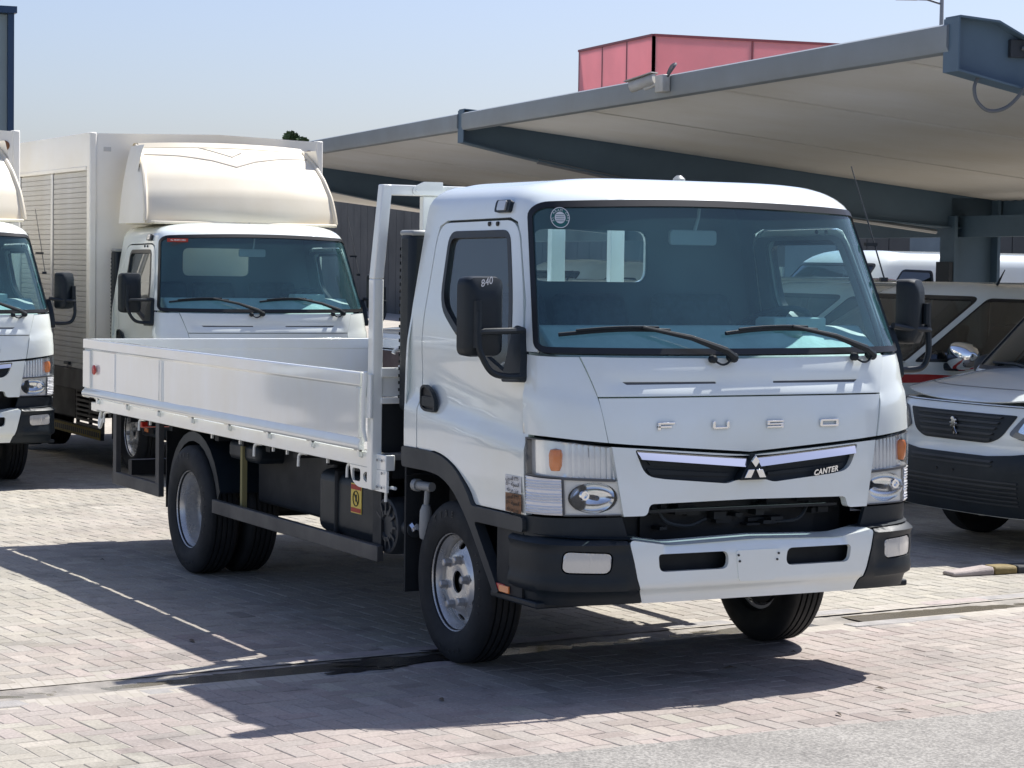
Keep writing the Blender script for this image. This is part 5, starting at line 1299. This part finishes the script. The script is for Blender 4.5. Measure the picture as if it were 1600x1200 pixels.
def fairing(root):
    pts = [(.43, 2.262), (.42, 2.35), (.355, 2.52), (.23, 2.69), (.05, 2.84), (-.12, 2.94), (-.20, 2.965)]
    arc = [0]
    for a, b in zip(pts, pts[1:]): arc.append(arc[-1] + math.hypot(b[0] - a[0], b[1] - a[1]))
    fx = smooth_keys(np.array(arc), np.array([p[0] for p in pts]), .12); fz = smooth_keys(np.array(arc), np.array([p[1] for p in pts]), .12); A = arc[-1]
    wd = lambda v: np.interp(v, [0, .25, A], [.905, .885, .79])
    pm = lambda u, v: np.stack([fx(v) - .10 * np.abs(u) ** 2.6 - .02 * np.abs(u), u * wd(v), fz(v) - .02 * np.abs(u) ** 2], -1)
    c = np.array((-.5, 0, 2.3))
    f = panel('roof_deflector', pm, [(-1, 0), (1, 0), (1, A), (-1, A)], [], 'cream', root, step=.05, thick=.02, ctr=c)
    # vee creases
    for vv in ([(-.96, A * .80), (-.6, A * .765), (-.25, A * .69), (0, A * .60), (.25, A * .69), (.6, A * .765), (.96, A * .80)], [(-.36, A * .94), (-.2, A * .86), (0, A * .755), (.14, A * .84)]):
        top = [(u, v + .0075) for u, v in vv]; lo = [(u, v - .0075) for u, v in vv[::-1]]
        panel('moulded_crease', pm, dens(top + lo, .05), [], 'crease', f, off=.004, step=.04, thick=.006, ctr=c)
    # top lip, swept back
    lp = MB(); ring = []
    for u in np.linspace(-1, 1, 25):
        q = pm(np.array([u]), np.array([A]))[0]; ring.append([(q[0] + .055, q[1], q[2] - .065), (q[0] + .075, q[1], q[2] - .02), (q[0] + .03, q[1], q[2] + .025), (q[0] - .12, q[1] * .99, q[2] + .03), (q[0] - .20, q[1] * .985, q[2] - .01)])
    vs = [p for r_ in ring for p in r_]; lp.add(vs, [(i * 5 + k, i * 5 + k + 1, i * 5 + 5 + k + 1, i * 5 + 5 + k) for i in range(24) for k in range(4)]); lp.build('top_lip', 'cream', f)
    for sg in (-1, 1):
        sd = MB(); vs = []
        for v in np.linspace(0, A, 16):
            q = pm(np.array([float(sg)]), np.array([v]))[0]; vs += [(q[0] - .015, q[1], q[2]), (q[0] - .05, q[1] + sg * .012, q[2]), (-.02 + .02 * v, q[1] + sg * .03, q[2]), (-.42, q[1] + sg * .02, q[2])]
        sd.add(vs, [(4 * i + k, 4 * i + k + 1, 4 * i + 5 + k, 4 * i + 4 + k) for i in range(15) for k in range(3)]); sd.build('side_wing', 'boxwhite', f)
        ed = MB(); ed.tube([tuple(pm(np.array([float(sg)]), np.array([v]))[0]) for v in np.linspace(0.02, A, 16)], .022, 8); ed.build('edge_bead', 'cream', f)
    MB().box(-.40, .43, -.87, .87, 2.235, 2.262).build('deflector_base', 'cream', f, bevel=.012)
box_body(bt); fairing(bt)
lt_ = copy_tree(bt); lt_.name = 'box_truck'
lt_.location = (-10.174, -1.095, -.091); lt_.rotation_euler = (0, 0, .02)
tag(lt_, 'white box truck cut off by the left edge of the picture', 'truck', 'white cab-over trucks')

# ------------------------------------------------------------------ cars under the canopy
cw = MB(); cw.lathe([(.215, -.085), (.25, -.098), (.29, -.10), (.322, -.088), (.335, -.07), (.335, .07), (.322, .088), (.25, .098), (.215, .085)], n=40, closed=True); ME['cartyre'] = cw.mesh('tyre'); ME['cartyre'].materials.append(MT['rubber'])
cr = MB(); cr.lathe([(.0, -.06), (.06, -.06), (.08, -.05), (.19, -.06), (.212, -.078), (.22, -.082), (.22, .06), (0, .06)], n=36); ME['carrim'] = cr.mesh('rim'); ME['carrim'].materials.append(MT['rim'])
def car_wheel(root, x, y, r, side):
    w = empty('wheel', (x, y, r), 0 if side < 0 else math.pi, root); w.scale = (r / .335,) * 3
    link_mesh('tyre', ME['cartyre'], None, w); link_mesh('rim', ME['carrim'], None, w)
def car_body(root, LB, GH, spec):
    """LB lower-body chart, GH greenhouse chart; spec holds the measures."""
    z0, z1 = spec['z0'], spec['z1']; S = LB.Smax; wr = spec['wr']; ctr = np.array((0, 0, .6))
    bot = []
    for sg in (-1, 1):
        for xw in (spec['xa'], spec['xr']):
            arc = []
            for a in np.linspace(math.pi, 0, 15):
                zz = wr + (wr + .07) * math.sin(a)
                if zz < z0: zz = z0
                arc.append((LB.sx(xw + (wr + .07) * math.cos(a), max(zz, z0), sg), zz if math.sin(a) > .01 else z0))
            bot.append((sg, arc))
    right_f = sorted(bot[0][1], key=lambda p: p[0]); right_r = sorted(bot[1][1], key=lambda p: p[0])
    left_f = sorted(bot[2][1], key=lambda p: p[0]); left_r = sorted(bot[3][1], key=lambda p: p[0])
    ol = [(-S, z0)] + right_r + right_f + left_f + left_r + [(S, z0), (S, z1), (-S, z1)]
    body = panel('body', LB.P, ol, spec.get('holes', []), 'carpaint', root, step=.05, thick=.03, ctr=ctr)
    # bonnet and flat tops
    xs_ = np.linspace(spec['xc'], float(LB.xf(z1)), 1); rim = LB.P(np.linspace(-S, S, 240), np.full(240, z1)); rim = rim[rim[:, 0] > spec['xc']]
    poly = [(p[0] - .004, p[1] * .997) for p in rim]
    xfm = float(LB.xf(z1)); zc = spec['zc']
    def hm(u, v):
        yr = np.clip(np.abs(v) / .93, 0, 1); t = np.clip((xfm - u) / (xfm - spec['xc']), 0, 1)
        edge = np.minimum(np.sqrt(np.clip(1 - yr ** 6, 0, 1)), np.clip((t / .10), 0, 1) ** .6)
        return np.stack([u, v, z1 + (zc - z1) * (t ** .75) * (1 - .35 * yr ** 3) + .03 * edge * (1 - .5 * yr ** 2)], -1)
    panel('bonnet', hm, poly, [], 'carpaint', root, step=.05, thick=.01, ctr=np.array((0, 0, 0)))
    if spec.get('shut'):
        yy = np.linspace(-.82, .82, 50); xr_ = np.interp(yy, rim[:, 1], rim[:, 0]) - spec['shut'] - .10 * np.abs(yy) ** 3
        panel('shut_line', hm, [(a, b) for a, b in zip(xr_, yy)] + [(a - .008, b) for a, b in zip(xr_[::-1], yy[::-1])], [], 'seal', root, off=.0015, step=.04, thick=0, ctr=np.array((0, 0, 0)))
    rim2 = LB.P(np.linspace(-S, S, 240), np.full(240, z1)); rear = rim2[rim2[:, 0] <= spec['xc'] + .02]
    yw = float(LB.w(z1)); MB().box(LB.xb + .01, spec['xc'] + .01, -yw + .004, yw - .004, z1 - .03, z1 - .004).build('waist_deck', 'grey', root)
    MB().box(LB.xb, LB.xb + .02, -float(LB.w(.6)) + .02, float(LB.w(.6)) - .02, z0, z1).build('tail_panel', 'carpaint', root)
    MB().box(LB.xb + .1, float(LB.xf(.5)) - .35, -.60, .60, z0 - .04, z0 + .12).build('floor_pan', 'chassis', root)
    for xw in (spec['xa'], spec['xr']):
        for sg in (-1, 1):
            car_wheel(root, xw, sg * (float(LB.w(.5)) - .13), wr, sg)
            wl_ = MB(); vs = []
            for a in np.linspace(0, math.pi, 13): 
                p = (xw + (wr + .075) * math.cos(a), wr + (wr + .075) * math.sin(a)); vs += [(p[0], sg * .90, max(p[1], z0)), (p[0], sg * .55, max(p[1], z0))]
            wl_.add(vs, [(2 * i, 2 * i + 1, 2 * i + 3, 2 * i + 2) for i in range(12)]); wl_.build('wheel_arch_liner', 'chassis', root)
    # greenhouse
    g0 = spec['g0']; VTg = GH.roof[0] + GH.roof[1]; SG = GH.Smax
    holes = [GH.fy(dens(rnd(spec['ws'], .05), .05))]; wins = []
    for sg in (-1, 1):
        for wp in spec['wins']: wins.append(GH.fx(dens(rnd(wp, .04), .05), sg))
    gh = panel('cabin', GH.P, [(-SG, g0), (SG, g0), (SG, VTg), (-SG, VTg)], holes + wins, 'carpaint', root, step=.05, thick=.03)
    rm = GH.P(np.linspace(-SG, SG, 90), np.full(90, VTg)); zz = float(GH.roof[0] + GH.roof[2])
    wE = float(GH.prm(np.array(VTg))[2])
    panel('roof', lambda u, v: np.stack([u, v, zz + GH.roof[6] * (1 - np.clip(np.abs(v) / wE, 0, 1) ** 2)], -1), [(p[0], p[1]) for p in rm], [], 'carpaint', root, step=.08, thick=0, ctr=np.array((0, 0, 0)))
    wsn = panel('windscreen', GH.P, offs(holes[0], .01), [], 'darkglass', root, off=-.006, step=.08, thick=0)
    panel('windscreen_seal', GH.P, offs(holes[0], .006), [offs(holes[0], -.02)], 'seal', wsn, off=.002, step=.05, thick=.01)
    for w_ in wins:
        s_ = panel('side_window', GH.P, offs(w_, .01), [], 'darkglass', root, off=-.006, step=.08, thick=0)
        panel('window_seal', GH.P, offs(w_, .012), [offs(w_, -.012)], 'seal', s_, off=.003, step=.04, thick=.01)
    q = GH.P(np.array([SG, -SG]), np.array([g0, g0])); MB().box(GH.xb - .01, GH.xb + .02, -float(GH.w(1.3)), float(GH.w(1.3)), g0, zz - .03).build('cabin_back', 'carpaint', root)
    it = MB(); it.box(GH.xb + .1, .9, -.62, .62, .5, 1.0); it.build('cabin_floor', 'liner', root)
    for sg in (-1, 1):
        for xx in spec['seats']:
            st = MB(); st.hexa([(xx, sg * .14, .9), (xx + .14, sg * .14, .9), (xx + .14, sg * .58, .9), (xx, sg * .58, .9)], [(xx - .14, sg * .18, 1.42), (xx - .04, sg * .18, 1.42), (xx - .04, sg * .54, 1.42), (xx - .14, sg * .54, 1.42)]); st.build('seat', 'seat', root, bevel=.04)
    swh = MB(); c_ = Vector((.72, .36, 1.10)); ax = Vector((-.8, 0, .6)).normalized(); e1 = Vector((0, 1, 0)); e2 = ax.cross(e1); swh.tube([c_ + (e1 * math.cos(2 * math.pi * k / 24) + e2 * math.sin(2 * math.pi * k / 24)) * .18 for k in range(25)], .013, 6, cap=False); swh.build('steering_wheel', 'ink', root)
    MB().box(.75, 1.15, -.72, .72, .85, 1.06).build('dashboard', 'dash', root, bevel=.04)
    # wing mirrors
    for sg in (-1, 1):
        mb = MB(); x_, y_, z_ = spec['mir']; n1, n2 = 10, 14; vs = []
        for i in range(n1 + 1):
            a = math.pi * i / n1
            for k in range(n2):
                b = 2 * math.pi * k / n2; sx_, sy_, sz_ = (abs(v) ** .7 * (1 if v > 0 else -1) for v in (math.sin(a) * math.cos(b), math.cos(a), math.sin(a) * math.sin(b)))
                k_ = spec.get('ms', 1); vs.append((x_ + .075 * k_ * max(sx_, -.35), sg * (y_ + .135 * k_ * sy_), z_ + .095 * k_ * sz_ * (1 - .18 * sy_)))
        mb.add(vs, [(i * n2 + k, i * n2 + (k + 1) % n2, (i + 1) * n2 + (k + 1) % n2, (i + 1) * n2 + k) for i in range(n1) for k in range(n2)])
        m_ = mb.build('wing_mirror', spec['mirmat'], root, angle=60)
        MB().box(x_ - .06, x_ + .06, sg * (y_ - .22), sg * (y_ - .02), z_ - .12, z_ - .06).build('mirror_foot', 'black', m_, bevel=.02)
    return body
def strip(name, LB, poly, mt, root, off=.003, sg=None, front=False, thick=.004, holes=(), **k):
    pts = LB.fy(dens(poly, .04)) if front else LB.fx(dens(poly, .04), sg)
    return panel(name, LB.P, pts, list(holes), mt, root, off=off, step=k.get('step', .05), thick=thick, ctr=np.array((0, 0, .6)), disp=k.get('disp'))
def make_pickup():
    r = empty('pickup_truck')
    LB = Chart([.3, .40, .55, .80, .98, 1.10], [2.34, 2.42, 2.46, 2.47, 2.44, 2.36], [.88, .905, .92, .93, .925, .90], a=.50, n=3.2, xb=-2.72, zref=.8, win=.08)
    GH = Chart([1.04, 1.14, 1.70, 1.8], [1.68, 1.54, .58, .42], [.895, .885, .725, .70], a=.30, n=3.6, xb=-1.05, zref=1.3, roof=(1.66, .16, .10, .16, .16, .1, .03), win=.06)
    sp = dict(z0=.38, z1=1.08, xa=1.52, xr=-1.55, wr=.38, xc=1.38, zc=1.18, g0=1.07, ws=[(-.862, 1.13), (.862, 1.13), (.708, 1.668), (-.708, 1.668)],
              wins=[[(1.28, 1.16), (-.02, 1.15), (-.02, 1.64), (.45, 1.65)], [(-.12, 1.15), (-.88, 1.17), (-.80, 1.62), (-.12, 1.64)]], seats=(.0, -.75), mir=(.95, 1.07, 1.20), mirmat='chrome', ms=1.2)
    car_body(r, LB, GH, sp)
    strip('grille', LB, rnd([(-.46, .70), (.46, .70), (.50, .98), (-.50, .98)], .05), 'black', r, front=True, off=.006, thick=.02)
    for k in range(4): strip('grille_bar', LB, [(-.44, .73 + k * .06), (.44, .73 + k * .06), (.44, .755 + k * .06), (-.44, .755 + k * .06)], 'chrome', r, front=True, off=.012, thick=.01)
    strip('bumper_intake', LB, rnd([(-.55, .44), (.55, .44), (.60, .60), (-.60, .60)], .05), 'black', r, front=True, off=.004, thick=.01)
    for sg in (-1, 1):
        h = strip('headlight', LB, rnd([(sg * .53, .80), (sg * .89, .84), (sg * .895, 1.0), (sg * .54, .985)], .04), 'silver', r, front=True, off=.003)
        strip('lens', LB, rnd([(sg * .53, .80), (sg * .89, .84), (sg * .895, 1.0), (sg * .54, .985)], .04), 'lens', h, front=True, off=.012)
        strip('red_stripe', LB, [(2.12, 1.045), (1.7, 1.055), (1.2, 1.050), (.6, 1.02), (-.9, .98), (-.9, .93), (.6, .965), (1.2, .985), (1.7, .985), (2.12, .965)], 'redstripe', r, sg=sg)
        for x_ in (1.02, -.05, -1.02): strip('door_seam', LB, [(x_, .45), (x_ + .006, .45), (x_ + .006, 1.02), (x_, 1.02)], 'seal', r, sg=sg, off=.001, thick=0)
        for x_ in (.12, -.95): strip('door_handle', LB, rnd([(x_, .90), (x_ + .20, .90), (x_ + .20, .935), (x_, .935)], .01), 'chrome', r, sg=sg, off=.03, thick=.03)
        MB().box(-2.7, -1.12, sg * .80, sg * .915, 1.02, 1.09).build('bed_rail', 'carpaint', r, bevel=.02)
        MB().box(-2.745, -2.70, sg * .74, sg * .90, .72, 1.02).build('tail_lamp', 'red', r, bevel=.01)
    MB().tube([(.2, .55, 1.77), (.12, .55, 1.90)], [.012, .004], 6).build('antenna', 'black', r)
    return r
def make_van():
    r = empty('panel_van')
    LB = Chart([.15, .30, .45, .62, .68, .80, .95, 1.02], [2.03, 2.09, 2.12, 2.11, 2.075, 2.07, 2.04, 1.98], [.85, .885, .905, .915, .915, .92, .92, .91], a=.52, n=3.0, xb=-2.25, zref=.7, win=.05)
    GH = Chart([1.0, 1.2, 1.72, 1.85], [1.46, 1.30, .78, .62], [.905, .90, .80, .77], a=.32, n=3.6, xb=-2.22, zref=1.3, roof=(1.70, .2, .13, .22, .16, .05, .03), win=.08)
    sp = dict(z0=.26, z1=.985, xa=1.22, xr=-1.5, wr=.32, xc=1.10, zc=1.20, g0=1.0, ws=[(-.80, 1.17), (.80, 1.17), (.70, 1.70), (-.70, 1.70)],
              wins=[[(.92, 1.10), (.02, 1.08), (.0, 1.62), (.44, 1.63)]], shut=.17, seats=(.1,), mir=(.95, 1.03, 1.16), mirmat='black')
    car_body(r, LB, GH, sp)
    # black grille that runs into the lamps
    gpoly = rnd([(-.55, .925, .02), (.55, .925, .02), (.44, .775, .05), (.33, .735, .04), (-.33, .735, .04), (-.44, .775, .05)], .02)
    g = strip('grille', LB, gpoly, 'black', r, front=True, off=.006, thick=.02)
    for k in range(5): strip('grille_slat', LB, [(-.42 + .02 * (4 - k), .752 + k * .036), (.42 - .02 * (4 - k), .752 + k * .036), (.44 - .02 * (4 - k), .766 + k * .036), (-.44 + .02 * (4 - k), .766 + k * .036)], 'grey', g, front=True, off=.018, thick=.012)
    xE = float(LB.xf(.83)) + .03
    lion = [(0, 0), (.02, .01), (.035, .03), (.03, .05), (.045, .065), (.07, .06), (.072, .068), (.05, .078), (.055, .09), (.07, .092), (.07, .10), (.048, .102), (.04, .115), (.055, .125), (.05, .14), (.03, .148), (.01, .14), (.0, .125), (-.02, .128), (-.03, .118), (-.012, .11), (-.005, .095), (-.03, .098), (-.035, .088), (-.01, .08), (.0, .065), (-.012, .045), (-.03, .02), (-.04, .012), (-.035, .0), (-.018, .002), (-.005, .02), (.005, .018)]
    lm = MB(); lm.prism([(-(a - .012) * .72, .772 + b * .80) for a, b in lion], lambda u, v, t: (t, u, v), xE - .016, xE); lm.build('lion_emblem', 'chrome', g, bevel=.002)
    # black bumper with two slatted intakes
    b = strip('bumper', LB, rnd([(-.905, .27), (.905, .27), (.905, .66), (.75, .70), (.55, .665), (.35, .648), (-.35, .648), (-.55, .665), (-.75, .70), (-.905, .66)], .03), 'black', r, front=True, off=.012, thick=.03)
    for k in range(6): strip('intake_slat', LB, [(-.62, .345 + k * .028), (.62, .345 + k * .028), (.62, .357 + k * .028), (-.62, .357 + k * .028)], 'grey', b, front=True, off=.020, thick=.010)
    for k in range(2): strip('intake_slat', LB, [(-.40, .585 + k * .026), (.40, .585 + k * .026), (.42, .597 + k * .026), (-.42, .597 + k * .026)], 'grey', b, front=True, off=.020, thick=.010)
    sc_ = MB()
    for yy in (-.12, .05): sc_.lathe([(.008, 0), (.008, .006), (0, .007)], (float(LB.xf(.54)) + .012, yy, .54), 'x', 8)
    sc_.build('plate_screw', 'ink', b)
    for sg in (-1, 1):
        h = strip('headlight', LB, rnd([(sg * .50, .80, .03), (sg * .62, .765, .03), (sg * .88, .86, .02), (sg * .885, .975, .03), (sg * .60, .925, .03)], .02), 'lampbody', r, front=True, off=.008)
        strip('lamp_reflector', LB, rnd([(sg * .57, .82), (sg * .66, .80), (sg * .86, .88), (sg * .86, .95), (sg * .62, .905)], .02), 'silver', h, front=True, off=.010, thick=0)
        strip('lens', LB, rnd([(sg * .50, .80, .03), (sg * .62, .765, .03), (sg * .88, .86, .02), (sg * .885, .975, .03), (sg * .60, .925, .03)], .02), 'lens', h, front=True, off=.018)
        for x_ in (1.0, -.05, -1.1): strip('door_seam', LB, [(x_, .35), (x_ + .006, .35), (x_ + .006, .98), (x_, .98)], 'seal', r, sg=sg, off=.001, thick=0)
        strip('side_moulding', LB, rnd([(.98, .42), (-1.0, .42), (-1.0, .52), (.98, .52)], .02), 'black', r, sg=sg, off=.012, thick=.015)
        strip('door_handle', LB, rnd([(.05, .90), (.24, .90), (.24, .94), (.05, .94)], .01), 'black', r, sg=sg, off=.03, thick=.03)
        MB().box(-2.27, -2.22, sg * .78, sg * .89, .7, 1.1).build('tail_lamp', 'red', r, bevel=.01)
    wz = MB(); wz.tube([(1.38, .1, 1.17), (1.28, -.35, 1.215), (1.27, -.6, 1.215)], .01, 6); wz.build('wiper', 'black', r)
    strip('bonnet_shut_line', LB, [(-.9, .972), (.9, .972), (.9, .977), (-.9, .977)], 'seal', r, front=True, off=.002, thick=0)
    return r
HD = -math.pi / 2
PV = make_van(); PV.location = (-2.58, 6.13, 0); PV.rotation_euler.z = HD
tag(PV, 'white van with black front bumper and lion emblem parked at right', 'van', 'cars parked under the canopy')
PK = make_pickup(); PK.location = (-6.18, 7.10, gz(-6.2)); PK.rotation_euler.z = HD
tag(PK, 'white pickup with red side stripe and chrome mirror behind the van', 'pickup', 'cars parked under the canopy')
def rowcar(src, x, dy, label, cat, rz=HD):
    o = copy_tree(src); o.location = (x, 7.1 - .148 * (x + 6.18) + dy, gz(x)); o.rotation_euler.z = rz; tag(o, label, cat, 'cars parked under the canopy'); return o
rowcar(PK, -9.1, .3, 'white pickup seen through the far side window of the flatbed cab', 'pickup')
rowcar(PV, -12.0, .2, 'white van seen through the far side window of the flatbed cab, behind the pickup', 'van')
rowcar(PK, -16.3, .0, 'white pickup showing between the bed headboard and the flatbed cab', 'pickup')
o = rowcar(PV, -19.0, 1.8, 'tall white van seen through the rear window of the flatbed cab', 'van'); o.scale = (1.1, 1.1, 1.1)
p = dpt(1385, 420, 33); o = copy_tree(PV); o.location = (p.x, p.y, gz(p.x)); o.rotation_euler.z = HD + .05; o.scale = (1.2, 1.2, 1.2)
tag(o, 'tall white van in the sun beyond the canopy columns', 'van')
# unseen vehicles and a wall, added to show only as reflections in the white paint
for (x, y, src, rz, lab, cat) in ((-7.5, -8.6, PV, R(92), 'unseen white van added left of the view for paint reflections', 'van'), (-11.0, -8.9, PK, R(88), 'unseen white pickup added left of the view for paint reflections', 'pickup'), (-15.5, -8.7, PV, R(90), 'second unseen white van added left of the view for paint reflections', 'van')):
    o = copy_tree(src); o.location = (x, y, gz(x)); o.rotation_euler.z = rz; tag(o, lab, cat, 'unseen cars added for reflections')
ww_ = tag(empty('reflection_wall', (30, 5, 0)), 'unseen long pale wall added behind the viewer for paint reflections', 'wall')
for k in range(14): MB().box(0, .3, -42 + k * 6, -42 + k * 6 + 5.97, -.1, 3.2).build('wall_panel', 'concrete', ww_)
